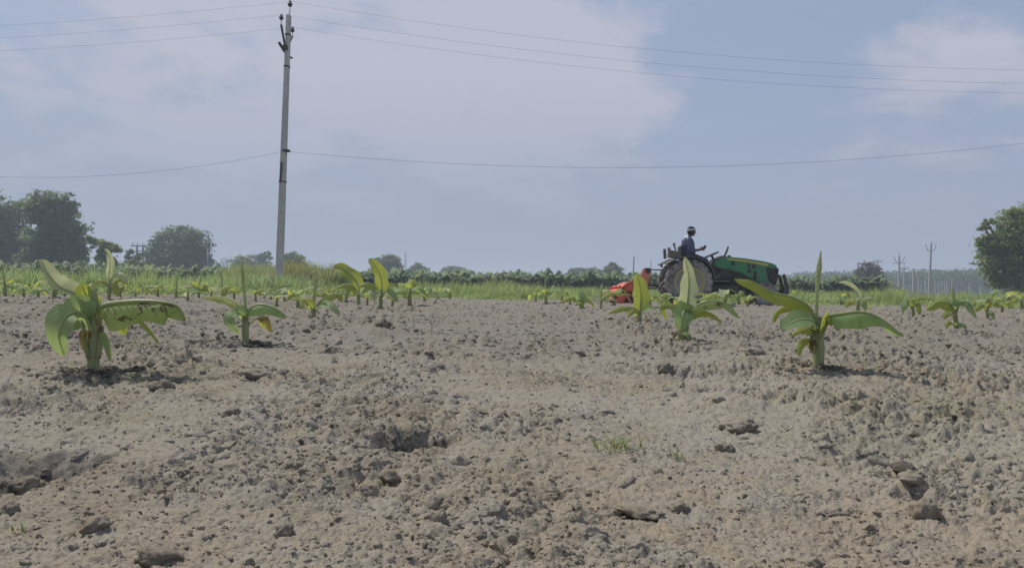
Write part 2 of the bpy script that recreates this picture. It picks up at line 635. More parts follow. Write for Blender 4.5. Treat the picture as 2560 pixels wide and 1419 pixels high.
# ------------------------------------------------------------------ scattering by geometry nodes
def scatter(name, P, rot, scl, ids, sources, kind='stuff'):
    me = bpy.data.meshes.new(name)
    n = len(P)
    me.vertices.add(n)
    me.vertices.foreach_set('co', np.asarray(P, dtype=np.float32).ravel())
    for nm, typ, arr, key in (('rot', 'FLOAT_VECTOR', rot, 'vector'), ('scl', 'FLOAT_VECTOR', scl, 'vector'), ('ids', 'INT', ids, 'value')):
        a = me.attributes.new(nm, typ, 'POINT')
        a.data.foreach_set(key, np.asarray(arr, dtype=np.int32 if typ == 'INT' else np.float32).ravel())
    o = link_mesh(name, me, None)
    src = bpy.data.collections.new(name + '_kinds')
    for s in sources:
        src.objects.link(s)
    ng = bpy.data.node_groups.new(name + '_scatter', 'GeometryNodeTree')
    ng.interface.new_socket('Geometry', in_out='INPUT', socket_type='NodeSocketGeometry')
    ng.interface.new_socket('Geometry', in_out='OUTPUT', socket_type='NodeSocketGeometry')
    N, L = ng.nodes, ng.links
    gi, gout = N.new('NodeGroupInput'), N.new('NodeGroupOutput')
    iop = N.new('GeometryNodeInstanceOnPoints')
    ci = N.new('GeometryNodeCollectionInfo')
    ci.inputs['Collection'].default_value = src
    ci.inputs['Separate Children'].default_value = True
    ci.inputs['Reset Children'].default_value = True

    def na(nm, typ):
        q = N.new('GeometryNodeInputNamedAttribute')
        q.data_type = typ
        q.inputs['Name'].default_value = nm
        return q.outputs['Attribute']
    e2r = N.new('FunctionNodeEulerToRotation')
    L.new(na('rot', 'FLOAT_VECTOR'), e2r.inputs[0])
    L.new(gi.outputs[0], iop.inputs['Points'])
    L.new(ci.outputs[0], iop.inputs['Instance'])
    iop.inputs['Pick Instance'].default_value = True
    L.new(na('ids', 'INT'), iop.inputs['Instance Index'])
    L.new(e2r.outputs[0], iop.inputs['Rotation'])
    L.new(na('scl', 'FLOAT_VECTOR'), iop.inputs['Scale'])
    L.new(iop.outputs[0], gout.inputs[0])
    md = o.modifiers.new('scatter', 'NODES')
    md.node_group = ng
    if kind:
        o['kind'] = kind
    return o


def source(name, me, mat):
    me.materials.append(mat)
    return bpy.data.objects.new(name, me)


def clod_mesh(name, seed, sub=3, amp=0.45):
    """a crumbly lump: broken faces, then knobs upon knobs"""
    rs = np.random.RandomState(seed)
    b = bmesh.new()
    bmesh.ops.create_icosphere(b, subdivisions=sub, radius=0.5)
    planes = [(Vector(rs.normal(size=3)).normalized(), 0.26 + 0.2 * rs.rand()) for _ in range(6)]
    off = Vector(rs.rand(3) * 50)
    for v in b.verts:
        p = v.co.copy()
        for nrm, d in planes:
            k = p.dot(nrm)
            if k > d:
                p -= nrm * (k - d) * 0.5
        n1 = mnoise.turbulence(p * 3.0 + off, 4, True, noise_basis='PERLIN_ORIGINAL', amplitude_scale=.62, frequency_scale=2.1)
        n0 = mnoise.noise(p * 1.7 + off * 2)
        v.co = p * (0.72 + amp * 0.85 * n1 + .28 * n0)
    me = bpy.data.meshes.new(name)
    b.to_mesh(me)
    b.free()
    me.polygons.foreach_set('use_smooth', [sub > 2] * len(me.polygons))
    return me


rs = np.random.RandomState(11)
clod_src = [source('crumb_%d' % i, clod_mesh('crumb_%d' % i, 100 + i, 3 if i < 4 else 2, .7), CLOD) for i in range(8)]
PP, RR, SS, II = [], [], [], []
for (n, y0, y1, s0, s1, sink) in ((52000, 0.78, 4.0, 0.0035, 0.008, 0.5), (42000, 0.85, 10.0, 0.007, 0.016, 0.75),
                                  (9500, 0.9, 20, 0.014, 0.028, 0.75), (20000, 4.0, 24, 0.022, 0.048, 0.6), (1500, 1.5, 25, .03, .06, .6), (300, 3, 25, .04, .075, .5)):
    y = np.exp(rs.uniform(math.log(y0), math.log(y1), n))
    x = rs.uniform(-1, 1, n) * (0.73 * y + 0.75)
    keep = rs.rand(n) < (0.30 + 1.0 * sst(-0.2, 0.5, fbm(x / 0.8 + 4, y / 0.8, 21, 3)) + .35 * sst(.1, .5, fbm(x / .25, y / .25, 33, 2)))
    x, y = x[keep], y[keep]
    n = len(x)
    s = s0 * (s1 / s0) ** (rs.rand(n) ** 1.6)
    z = H(x, y)
    PP.append(np.stack([x, y, z - sink * s * 0.5 + 0.12 * s], 1))
    RR.append(np.stack([rs.uniform(-0.6, 0.6, n), rs.uniform(-0.6, 0.6, n), rs.uniform(0, 6.28, n)], 1))
    SS.append(np.stack([s * rs.uniform(0.85, 1.35, n), s * rs.uniform(0.8, 1.2, n), s * rs.uniform(0.55, 0.95, n)], 1))
    II.append(rs.randint(0, 8, n))
for p in MAINW.values():
    n = 420
    a, r = rs.uniform(0, 6.28, n), np.abs(rs.normal(0, .15, n)) + .015
    x, y = p.x + r * np.cos(a) + .05, p.y + r * np.sin(a) * .8 - .02
    s = .008 * 3.6 ** (rs.rand(n) ** 1.5)
    PP.append(np.stack([x, y, H(x, y) + .05 * s], 1))
    RR.append(rs.uniform(-.6, .6, (n, 3)) * np.array([1, 1, 5]))
    SS.append(np.stack([s * rs.uniform(.9, 1.3, n), s, s * rs.uniform(.6, .95, n)], 1))
    II.append(rs.randint(0, 8, n))
cr = scatter('soil_crumbs', np.concatenate(PP), np.concatenate(RR), np.concatenate(SS), np.concatenate(II), clod_src)
tag(cr, 'loose crumbs and small clods of dry soil over the tilled field', 'soil')

# ------------------------------------------------------------------ clods one can point at
CLODS = [
    (405, 982, 62, (1.1, 1, .75), (0.70, 0.66, 0.62), 'brown rounded clod in front of the blotched banana plant, beside soil darkened for damp and shadow'),
    (955, 828, 44, (1.2, 1, .7), (0.60, 0.59, 0.58), 'dark squat clod on the low mound behind the bare middle strip, left of centre'),
    (805, 862, 40, (.8, 1, 1.1), (0.60, 0.59, 0.58), 'dark upright clod right of the second banana plant of the left row'),
    (575, 1045, 46, (1.1, 1, .7), (0.82, 0.78, 0.75), 'wedge shaped clod alone on the slope right of the blotched banana plant'),
    (1612, 1236, 88, (1.4, 1, .42), (1.03, 1.02, 0.97), 'flat pale slab of clay with shaded underside, right of centre'),
    (2030, 1380, 52, (1.1, 1, .8), (1.05, 1.05, 1.05), 'pale pointed clod at the bottom of the picture, right half'),
    (2312, 1245, 80, (.95, 1, 1.15), (0.78, 0.73, 0.67), 'tall knobbly brown clod standing on fine pale soil near the right edge'),
    (410, 1390, 92, (1.4, 1, .7), (0.57, 0.55, 0.54), 'dark broad clod at the bottom of the picture, left half'),
    (710, 1324, 48, (1.1, 1, .85), (0.61, 0.59, 0.57), 'small dark round clod between the broad dark clod and the picture centre'),
    (1100, 1298, 46, (.8, 1, 1.2), (0.67, 0.65, 0.62), 'small upright pointed clod below the dark hollow'),
    (22, 1276, 52, (1, 1, .9), (0.63, 0.62, 0.60), 'dark angular clod at the left edge of the picture'),
    (240, 1310, 66, (1.2, 1, .8), (0.70, 0.68, 0.65), 'dark rough clod above the broad dark clod'),
    (460, 1190, 36, (1.2, 1, .8), (0.70, 0.68, 0.65), 'small brown clod on the smooth grey slope, left half'),
    (970, 1198, 54, (1.1, 1, .7), (0.81, 0.79, 0.77), 'grey clod right below the dark hollow'),
    (1892, 882, 40, (1.3, 1, .55), (0.82, 0.79, 0.76), 'low clod left of the tall banana plant of the right row'),
    (1665, 912, 40, (1, 1, .8), (0.64, 0.62, 0.60), 'dark round clod below the broad leaved banana plant of the right row'),
    (1842, 1025, 96, (1.1, 1, .55), (1.01, 0.97, 0.92), 'smooth pale lump of earth below the hole by the right row'),
    (1812, 1085, 50, (1.2, 1, .7), (0.74, 0.71, 0.68), 'brown clod just below the smooth pale lump'),
    (70, 1215, 70, (1.1, 1, .8), (0.77, 0.75, 0.72), 'crumbling grey clod inside the dark hollow at the left edge'),
    (650, 945, 60, (1.5, 1, .5), (1.04, 1.04, 1.01), 'long pale clod right of the soil darkened for damp and shadow beside the blotched plant'),
    (2075, 1240, 56, (1.5, 1, .5), (0.97, 0.93, 0.88), 'low tan clod on the pale soil between the flat slab and the tall knobbly clod'),
    (1700, 1240, 40, (1.2, 1, .8), (0.71, 0.68, 0.67), 'dark little clod right beside the flat pale slab'),
]
for i, (px, py, sz, pr, tint, lab) in enumerate(CLODS):
    p = ground_at(px, py + sz * 0.35)
    s = sz * p.y / FPX
    me = clod_mesh('soil_clod', 300 + i, 4, 0.6)
    tint = tuple(0.52 + 0.48 * q for q in tint)
    mt = soil_material('clod_%s' % 'abcdefghijklmnopqrstuvwxyz'[i], tint, False)
    o = link_mesh('soil_clod', me, mt)
    o.scale = (s * pr[0], s * pr[1], s * pr[2])
    zg = float(H(np.array([p.x]), np.array([p.y]))[0])
    o.location = (p.x, p.y, zg + s * pr[2] * 0.12)
    o.rotation_euler = (random.uniform(-.2, .2), random.uniform(-.2, .2), random.uniform(0, 6.28) if pr[0] < 1.3 else random.uniform(-.3, .3))
    tag(o, lab, 'clod of soil', 'clods lying on the tilled soil')


# ------------------------------------------------------------------ banana leaves
def leaf_material(name, up, tr, gloss=0.35, spots=False, dry=False):
    t = NT(name)
    uv = t.node('ShaderNodeUVMap').outputs[0]
    sx = t.node('ShaderNodeSeparateXYZ')
    t.l.new(uv, sx.inputs[0])
    u, v = sx.outputs[0], sx.outputs[1]
    g = t.node('ShaderNodeTexCoord').outputs['Object']
    rn = t.node('ShaderNodeObjectInfo').outputs['Random']
    av = t.math('ABSOLUTE', t.math('SUBTRACT', v, 0.5))
    ph = t.math('ADD', t.math('MULTIPLY', u, 150.0), t.math('MULTIPLY', av, -50.0))
    vein = t.math('MULTIPLY', t.math('ADD', t.math('SINE', ph), 1.0), 0.5)
    n1 = t.noise(g, 9, 4, 0.6)
    n2 = t.noise(g, 50, 3, 0.6)
    c = t.mix(t.rng(n1, 0.35, 0.65), up, tuple(q * 0.72 for q in up))
    c = t.mix(t.math('MULTIPLY', vein, 0.48), c, tuple(min(1, q * 1.55) for q in up))
    tcol = t.mix(t.rng(n1, 0.3, 0.7), tr, tuple(q * 0.75 for q in tr))
    tcol = t.mix(t.math('MULTIPLY', vein, 0.3), tcol, tuple(q * 0.65 for q in tr))
    rib = t.rng(av, 0.035, 0.012, 0.0, 1.0)
    c = t.mix(t.math('MULTIPLY', rib, 0.8), c, (0.30, 0.34, 0.13))
    edge = t.rng(av, 0.455, 0.5, 0.0, 1.0)
    torn = t.math('MULTIPLY', edge, t.rng(n1, 0.5, 0.62))
    c = t.mix(t.math('MULTIPLY', torn, 0.7), c, (0.22, 0.16, 0.06))
    tip = t.math('MULTIPLY', t.rng(u, 0.90, 1.0), t.rng(n2, 0.4, 0.6))
    c = t.mix(t.math('MULTIPLY', tip, 0.6), c, (0.20, 0.12, 0.05))
    if spots:
        w = t.math('ADD', t.noise(g, 26, 3, 0.6, 0.4), t.math('MULTIPLY', t.math('SUBTRACT', t.noise(g, 70, 2), 0.5), 0.2))
        band = t.math('MULTIPLY', t.rng(u, 0.14, 0.34), t.rng(u, 0.88, 0.74))
        sp = t.math('MULTIPLY', t.rng(w, 0.525, 0.575), band, clamp=True)
        sp = t.math('MULTIPLY', sp, t.rng(av, 0.42, 0.36))
        sp = t.math('MULTIPLY', sp, 0.8)
        c = t.mix(sp, c, (0.17, 0.068, 0.048))
        tcol = t.mix(sp, tcol, (0.03, 0.008, 0.006))
    if dry:
        c = t.mix(t.rng(t.noise(g, 18, 3), 0.4, 0.55, 0, .9), c, (0.20, 0.13, 0.06))
    c = t.mix(t.rng(t.noise(g, 22, 5, .7), .48, .72, 0, .35), c, (.34, .32, .24))
    p = t.node('ShaderNodeBsdfPrincipled')
    t.put(p.inputs['Base Color'], c)
    t.put(p.inputs['Roughness'], t.rng(n2, 0.3, 0.7, gloss + .06, gloss + 0.24))
    p.inputs['Specular IOR Level'].default_value = 0.40
    b = t.node('ShaderNodeBump')
    b.inputs['Strength'].default_value = 0.5
    b.inputs['Distance'].default_value = 0.003
    t.l.new(t.math('ADD', vein, t.math('MULTIPLY', n2, 0.8)), b.inputs['Height'])
    t.l.new(b.outputs[0], p.inputs['Normal'])
    tb = t.node('ShaderNodeBsdfTranslucent')
    t.put(tb.inputs['Color'], tcol)
    ms = t.node('ShaderNodeMixShader')
    ms.inputs[0].default_value = 0.54
    t.l.new(p.outputs[0], ms.inputs[1])
    t.l.new(tb.outputs[0], ms.inputs[2])
    return t.done(ms.outputs[0])


LEAF_G = leaf_material('leaf_green', (0.25, 0.375, 0.175), (0.52, 0.66, 0.21))
LEAF_Y = leaf_material('leaf_yellow_green', (0.255, 0.315, 0.075), (0.57, 0.62, 0.10), 0.42)
LEAF_P = leaf_material('leaf_pale', (0.45, 0.50, 0.30), (0.68, 0.72, 0.36), 0.45)
LEAF_S = leaf_material('leaf_blotched', (0.29, 0.38, 0.165), (0.58, 0.68, 0.21), 0.38, spots=True)
LEAF_D = leaf_material('leaf_withered', (0.20, 0.19, 0.06), (0.35, 0.28, 0.07), 0.6, dry=True)
t = NT('banana_stem')
g = t.node('ShaderNodeTexCoord').outputs['Object']
mp = t.node('ShaderNodeMapping')
mp.inputs['Scale'].default_value = (60, 60, 5)
t.l.new(g, mp.inputs[0])
st = t.noise(mp.outputs[0], 1.0, 4, 0.6)
c = t.mix(t.rng(st, 0.4, 0.6), (0.24, 0.285, 0.12), (0.32, 0.325, 0.165))
c = t.mix(t.rng(t.noise(g, 16, 4), 0.52, 0.64, 0, 0.8), c, (0.13, 0.075, 0.045))
c = t.mix(t.rng(t.noise(g, 40, 3), 0.55, 0.7, 0, 0.5), c, (0.27, 0.24, 0.19))
STEM = t.done(t.bsdf(c, 0.55, 0.35, 0, st, 0.4, 0.004))
RIB = dusty('midrib', (0.33, 0.37, 0.15), (0.25, 0.27, 0.1), 0.3, 0.45, 0.4, 12)


def catmull(P, n):
    P = [Vector(p) for p in P]
    Q = [P[0] * 2 - P[1]] + P + [P[-1] * 2 - P[-2]]
    res = []
    m = len(P) - 1
    for i in range(n + 1):
        f = i / n * m
        k = min(int(f), m - 1)
        t = f - k
        a, b, c, d = Q[k], Q[k + 1], Q[k + 2], Q[k + 3]
        res.append(0.5 * ((2 * b) + (c - a) * t + (2 * a - 5 * b + 4 * c - d) * t * t + (3 * b - a - 3 * c + d) * t * t * t))
    return res


def leaf(parent, pts, W, nrm, fold=0.35, mat=None, pet=0.12, wave=0.05, name='leaf', blunt=0.5, nseg=18, rib=True, seed=0, twist=0.0, label=None):
    """a banana leaf: midrib through pts (local to parent), half width W, normal roughly nrm; fold > 0 lifts the margins, < 0 lets them hang"""
    rnd = random.Random(seed * 7 + 3)
    mid = catmull(pts, nseg)
    nc = 8
    V, F, UVs = [], [], []
    nrm = Vector(nrm).normalized()
    ph1, ph2 = rnd.uniform(0, 6), rnd.uniform(0, 6)
    ribp, ribr = [], []
    tear = [[1.0, 1.0] for _ in range(nseg + 1)]
    if nseg > 20:
        for q in range(rnd.randint(1, 3)):
            tear[rnd.randint(nseg // 3, nseg - 3)][rnd.randint(0, 1)] = rnd.uniform(.72, .9)
    for i, p in enumerate(mid):
        s = i / nseg
        T = (mid[min(i + 1, nseg)] - mid[max(i - 1, 0)]).normalized()
        nn = (nrm - T * nrm.dot(T))
        if nn.length < 0.05:
            nn = T.orthogonal()
        nn.normalize()
        if twist:
            nn = Matrix.Rotation(twist * s, 3, T) @ nn
        L = T.cross(nn).normalized()
        if s < pet:
            w = W * (0.10 + 0.16 * (s / max(pet, 1e-4)) ** 2)
        else:
            q = (s - pet) / (1 - pet)
            w = W * max(0.02, (math.sin(math.pi * min(1, 0.06 + q * 0.94) ** 0.72)) ** blunt) * (1 - 0.12 * q)
            w = max(w, W * 0.10 * (1 - q))
        ribp.append(p - nn * 0.0015)
        ribr.append((0.10 * W * (1 - s) + 0.02 * W))
        for j in range(nc + 1):
            v = j / nc * 2 - 1
            a = abs(v)
            wv = 1 + 0.10 * math.sin(s * 19 + ph1 + (2 if v > 0 else 0)) * a * a
            ang = fold * (0.35 + 0.65 * a)
            if a > .7:
                wv *= tear[i][1 if v > 0 else 0]
            lat = w * a * math.cos(ang) * (1 if v > 0 else -1) * wv
            lift = w * a * math.sin(ang) + wave * W * math.sin(s * 13 + ph2 + v * 2.2) * a * a
            gut = -0.06 * w * (1 - min(1, a * 5))
            V.append(p + L * lat + nn * (lift + gut))
            UVs.append((s, v * 0.5 + 0.5))
    for i in range(nseg):
        for j in range(nc):
            a = i * (nc + 1) + j
            F.append((a, a + 1, a + nc + 2, a + nc + 1))
    o = pymesh(name, V, F, mat or LEAF_G, parent, True)
    uvl = o.data.uv_layers.new(name='UVMap')
    for poly in o.data.polygons:
        for li in poly.loop_indices:
            uvl.data[li].uv = UVs[o.data.loops[li].vertex_index]
    if rib:
        MB().tube(ribp[:-1], [max(r, 0.0006) for r in ribr[:-1]], 6).build('midrib', RIB, o, True)
    if label:
        o['label'] = label
    return o


def spear(parent, pts, r0, r1, mat, open_=0.0, name='rolled_leaf'):
    """a new leaf still rolled: a tapering scroll"""
    mid = catmull(pts, 12)
    V, F = [], []
    n = 11
    up = Vector((0, -1, 0))
    for i, p in enumerate(mid):
        s = i / 12
        T = (mid[min(i + 1, 12)] - mid[max(i - 1, 0)]).normalized()
        a = (up - T * up.dot(T)).normalized()
        b = T.cross(a)
        r = r0 + (r1 - r0) * (1 - abs(2 * s - 0.8) ** 1.5) if s < 0.9 else r1 * (1 - s) * 8 + r0 * 0.15
        r = max(r, r0 * 0.12)
        for k in range(n):
            th = k / (n - 1) * (2 * math.pi * 1.12 - open_ * s)
            q = r * (0.78 + 0.3 * k / (n - 1))
            V.append(p + a * math.cos(th) * q + b * math.sin(th) * q)
    for i in range(12):
        for k in range(n - 1):
            c = i * n + k
            F.append((c, c + 1, c + n + 1, c + n))
    o = pymesh(name, V, F, mat, parent, True)
    uvl = o.data.uv_layers.new(name='UVMap')
    for poly in o.data.polygons:
        for li in poly.loop_indices:
            vi = o.data.loops[li].vertex_index
            uvl.data[li].uv = (0.1 + 0.75 * (vi // n) / 12, 0.62 + 0.3 * (vi % n) / n)
    return o


class Plant:
    """a young banana plant given by the pixels of its parts, built at its own distance in metres"""

    def __init__(self, px, py, label, Y=None, group='young banana plants in the tilled field'):
        if Y is None:
            p = ground_at(px, py)
            self.Y = p.y
            self.base = Vector((p.x, p.y, Hs(p.x, p.y)))
            self.dz = self.base.z - p.z
        else:
            p = pix(px, py, Y)
            self.Y = Y
            self.base = p.copy()
            self.dz = 0
        self.s = self.Y / FPX
        self.root = tag(empty('banana_plant', self.base), label, 'banana plant', group)
        self.k = 0

    def w(self, a):
        px, py = a[0], a[1]
        d = a[2] if len(a) > 2 else 0.0
        q = pix(px, py, self.Y + d)
        return q - self.base + Vector((0, 0, self.dz))

    def stem(self, pts, r):
        P = [self.w(p) for p in pts]
        P[0] = P[0] - Vector((0, 0, 0.05))
        n = len(P)
        MB().tube(catmull(P, 8), [((r[0] + (r[1] - r[0]) * i / 8) * self.s * (1 + .07 * math.sin(i * 2.1))) for i in range(9)], 12).build('stem', STEM, self.root, True)

    def leaf(self, pts, W, nrm, **kw):
        self.k += 1
        kw.setdefault('seed', self.k + int(self.base.x * 100))
        if self.Y > 7:
            W *= 1.28
        return leaf(self.root, [self.w(p) for p in pts], W * self.s, nrm, **kw)

    def stalk(self, pts, r, mat=None, name='leaf_stalk'):
        P = [self.w(p) for p in pts]
        MB().tube(catmull(P, 8), [r * self.s * (1 - 0.4 * i / 8) for i in range(9)], 7).build(name, mat or STEM, self.root, True)

    def spear(self, pts, r0, r1, mat=None, open_=0.0):
        spear(self.root, [self.w(p) for p in pts], r0 * self.s, r1 * self.s, mat or LEAF_P, open_)


UPC = (0, -0.7, 0.7)
# --- the blotched plant, nearest on the left
P = Plant(232, 935, 'young banana plant nearest on the left, one leaf blotched dark red')
P.stem([(231, 942), (234, 890), (236, 840), (236, 785)], (14, 17))
P.stalk([(222, 900, -.02), (212, 860, -.03), (208, 820, -.02), (205, 790, -.01)], 6)
P.stalk([(246, 900, -.02), (252, 860, -.02), (256, 820, 0)], 6)
P.leaf([(240, 800, -.02), (258, 768, -.03), (330, 757, -.05), (400, 758, -.06), (445, 770, -.06), (466, 806, -.05)], 66, (0, -.35, 1), fold=-1.0, mat=LEAF_S, pet=.10, blunt=.42, wave=.14,
       label='leaf with dark red blotches', nseg=36)
P.leaf([(228, 835, -.02), (214, 798, -.04), (188, 784, -.07), (160, 800, -.10), (146, 842, -.12), (160, 896, -.11)], 47, (-.15, -1, .3), fold=.12, mat=LEAF_G, pet=.2, blunt=.55, nseg=32)
P.leaf([(234, 800), (214, 762), (186, 738, -.01), (150, 722, -.02), (122, 690, -.03), (102, 652, -.03)], 31, (.7, -.5, .5), fold=.5, mat=LEAF_P, pet=.14, blunt=.36, nseg=32)
P.leaf([(234, 790), (226, 760), (212, 735, -.02), (203, 712, -.02)], 30, (.3, -1, .3), fold=.5, mat=LEAF_Y, pet=.08)
P.spear([(236, 820, -.01), (236, 780, -.02), (233, 742, -.02), (228, 712, -.02)], 9, 13, LEAF_P, 1.5)
P.leaf([(240, 820, .03), (262, 790, .08), (292, 795, .12), (314, 842, .13)], 32, (.3, -.8, .5), fold=.1, mat=LEAF_Y, pet=.18)
P.leaf([(242, 830, .04), (290, 795, .10), (345, 800, .14), (374, 828, .15), (402, 866, .14)], 14, (.2, -.2, 1), fold=-.5, mat=LEAF_Y, pet=.25)
P.leaf([(226, 870, -.01), (214, 835, -.02), (206, 850, -.03), (214, 888, -.03)], 13, (-.4, -.9, .2), fold=.2, mat=LEAF_D, pet=.1, rib=False, label='withered brown leaf')
P.leaf([(246, 850, -.02), (258, 845, -.03), (268, 872, -.04), (277, 908, -.04)], 10, (.3, -.9, .3), fold=.2, mat=LEAF_G, pet=.1, rib=False)

# --- the second of the left row
P = Plant(615, 855, 'slim young banana plant with tall rolled leaf, second of the left row')
P.stem([(615, 862), (614, 830), (613, 800), (614, 765)], (9, 8))
P.spear([(614, 790), (614, 755), (609, 705), (604, 640)], 5, 3.8, LEAF_P)
P.leaf([(616, 790), (624, 765, -.02), (652, 753, -.05), (690, 764, -.07), (719, 786, -.08)], 30, (0, -.5, 1), fold=-.75, mat=LEAF_G, pet=.12)
P.leaf([(612, 790), (600, 758, .05), (568, 738, .10), (535, 733, .14), (505, 738, .18)], 19, (0, -.5, 1), fold=-.6, mat=LEAF_Y, pet=.16, blunt=.42)
P.leaf([(612, 800), (602, 778, -.03), (584, 776, -.06), (574, 795, -.08), (598, 828, -.08)], 21, (-.3, -.8, .5), fold=.15, mat=LEAF_G, pet=.14)
P.leaf([(617, 815), (630, 795, .02), (655, 788, .04), (670, 800, .05), (676, 824, .05)], 11, (.3, -.7, .5), fold=-.3, mat=LEAF_D, pet=.4, label='withered leaf on a thin stalk')
P.leaf([(617, 815), (640, 790, .05), (655, 798, .07), (662, 818, .08)], 8, (0, -.6, 1), fold=-.4, mat=LEAF_Y, pet=.5)

# --- the tall one of the right row
P = Plant(2044, 930, 'tall young banana plant with long spear leaf, nearest on the right')
P.stem([(2046, 938), (2046, 900), (2045, 860), (2044, 805)], (14, 16))
P.stalk([(2030, 895, -.02), (2029, 860, -.03), (2032, 825, -.02)], 5)
P.spear([(2040, 840, -.02), (2041, 790, -.02), (2044, 720, -.02), (2052, 640, -.02)], 7.5, 4.2, LEAF_P)
P.leaf([(2036, 830, .0), (2028, 785, .0), (1985, 757, .01), (1930, 743, .02), (1880, 716, .03), (1836, 711, .04)], 33, (.15, -.55, .85), fold=-.7, mat=LEAF_Y, pet=.10, blunt=.40, nseg=36)
P.leaf([(2052, 840, -.02), (2066, 806, -.04), (2105, 797, -.06), (2155, 793, -.08), (2200, 808, -.09), (2260, 852, -.08)], 46, (0, -.45, 1), fold=-.85, wave=.16, mat=LEAF_G, pet=.10, blunt=.5, nseg=36)
P.leaf([(2040, 845, -.02), (2030, 815, -.05), (2000, 812, -.09), (1972, 824, -.13), (1950, 836, -.15)], 30, (0, -.75, .75), fold=.12, mat=LEAF_G, pet=.12)
P.leaf([(2038, 850, .01), (2020, 830, -.03), (1998, 832, -.06), (1975, 852, -.08)], 22, (0, .5, .8), fold=-.8, mat=LEAF_Y, pet=.15)
P.leaf([(2038, 840, .03), (2015, 795, .07), (1975, 777, .10), (1945, 790, .12), (1933, 822, .12)], 17, (0, -.6, .8), fold=-.8, mat=LEAF_Y, pet=.22)
P.leaf([(2052, 860, -.03), (2056, 830, -.05), (2066, 805, -.06), (2078, 830, -.07)], 15, (.5, -.8, .1), fold=.3, mat=LEAF_Y, pet=.15)
P.leaf([(2034, 885, -.02), (2020, 866, -.03), (2003, 874, -.04), (1996, 905, -.05)], 12, (-.3, -.7, .5), fold=-.3, mat=LEAF_Y, pet=.2)
P.leaf([(2034, 900, -.03), (2028, 880, -.04), (2036, 868, -.04), (2044, 888, -.04)], 7, (-.3, -.9, .2), fold=.3, mat=LEAF_D, pet=.2, rib=False, label='dead leaf stub')

# --- the broad leaved one in front of the tractor wheel
P = Plant(1708, 862, 'young banana plant with broad upright leaf in front of the tractor rear wheel')
P.stem([(1706, 868), (1708, 840), (1712, 815), (1716, 785)], (13, 11))
P.leaf([(1716, 805, -.01), (1718, 775, -.015), (1721, 740, -.02), (1722, 700, -.02), (1712, 650, -.02)], 25, (-.15, -1, .15), fold=.25, mat=LEAF_P, pet=.16, blunt=.6, nseg=32)
P.leaf([(1713, 800, -.01), (1711, 783, -.04), (1706, 800, -.08), (1701, 836, -.10)], 30, (-.1, -1, .25), fold=.12, mat=LEAF_G, pet=.22, blunt=.6)
P.leaf([(1712, 810, .02), (1692, 778, .05), (1668, 770, .06), (1656, 775, .06), (1668, 808, .06)], 12, (-.2, -.7, .6), fold=-.3, mat=LEAF_Y, pet=.25)
P.leaf([(1712, 800, .05), (1680, 772, .10), (1660, 758, .12), (1646, 762, .12)], 9, (0, -.7, .6), fold=-.3, mat=LEAF_Y, pet=.25)
P.leaf([(1718, 810), (1735, 775, -.02), (1775, 760, -.04), (1820, 768, -.06), (1850, 803, -.06)], 24, (0, -.5, 1), fold=-.75, mat=LEAF_S, pet=.12, label='leaf with a brown blotch near its tip')
P.leaf([(1714, 835, .02), (1728, 800, .01), (1757, 787, -.01), (1785, 795, -.02), (1806, 815, -.02)], 14, (0, -.6, .8), fold=-.6, mat=LEAF_Y, pet=.25)
P.leaf([(1712, 850, -.02), (1712, 838, -.04), (1724, 846, -.07), (1738, 862, -.08)], 10, (0, -.5, 1), fold=-.4, mat=LEAF_G, pet=.1)
P.leaf([(1702, 850, -.02), (1694, 838, -.04), (1686, 845, -.05), (1682, 858, -.05)], 5, (0, -.5, 1), fold=-.4, mat=LEAF_D, pet=.3)

# --- middle distance
P = Plant(785, 790, 'young banana plant with dry tipped rolled leaf, right of the concrete pole')
P.stem([(785, 795), (784, 775), (783, 750)], (7, 5))
P.spear([(783, 765), (785, 740), (788, 705), (789, 675)], 3.5, 5, LEAF_P)
P.leaf([(788, 765, 0), (800, 738, -.02), (825, 722, -.05), (848, 722, -.06), (853, 742, -.06)], 14, (0, -.6, .8), fold=-.6, mat=LEAF_Y, pet=.12)
P.leaf([(787, 770), (800, 748, -.08), (825, 750, -.14), (850, 772, -.18)], 12, (0, -.6, .8), fold=.2, mat=LEAF_G, pet=.2)
P.leaf([(782, 770), (774, 748, -.05), (762, 746, -.08), (754, 758, -.1)], 12, (-.2, -.8, .5), fold=.2, mat=LEAF_Y, pet=.2)
P.leaf([(782, 770), (772, 740, .1), (752, 728, .2), (725, 735, .25)], 10, (0, -.5, .8), fold=-.5, mat=LEAF_Y, pet=.2)

P = Plant(897, 768, 'young banana plant with one broad leaf arching up to the left')
P.stem([(898, 772), (897, 755), (896, 735)], (5, 4.5))
P.leaf([(897, 745), (896, 715), (880, 690, .0), (855, 672, .02), (832, 668, .04)], 15, (.5, -.75, .3), fold=.15, mat=LEAF_Y, pet=.18, blunt=.42)
P.leaf([(896, 745), (885, 718, -.1), (862, 712, -.15), (838, 722, -.2)], 11, (0, -.6, .8), fold=-.5, mat=LEAF_Y, pet=.15)
P.leaf([(895, 745), (882, 730, -.15), (872, 733, -.2), (868, 748, -.22)], 8, (-.3, -.7, .5), fold=.2, mat=LEAF_Y, pet=.2)
P.leaf([(898, 745), (910, 722, .1), (928, 718, .15), (942, 728, .2)], 10, (0, -.6, .8), fold=-.4, mat=LEAF_G, pet=.2)

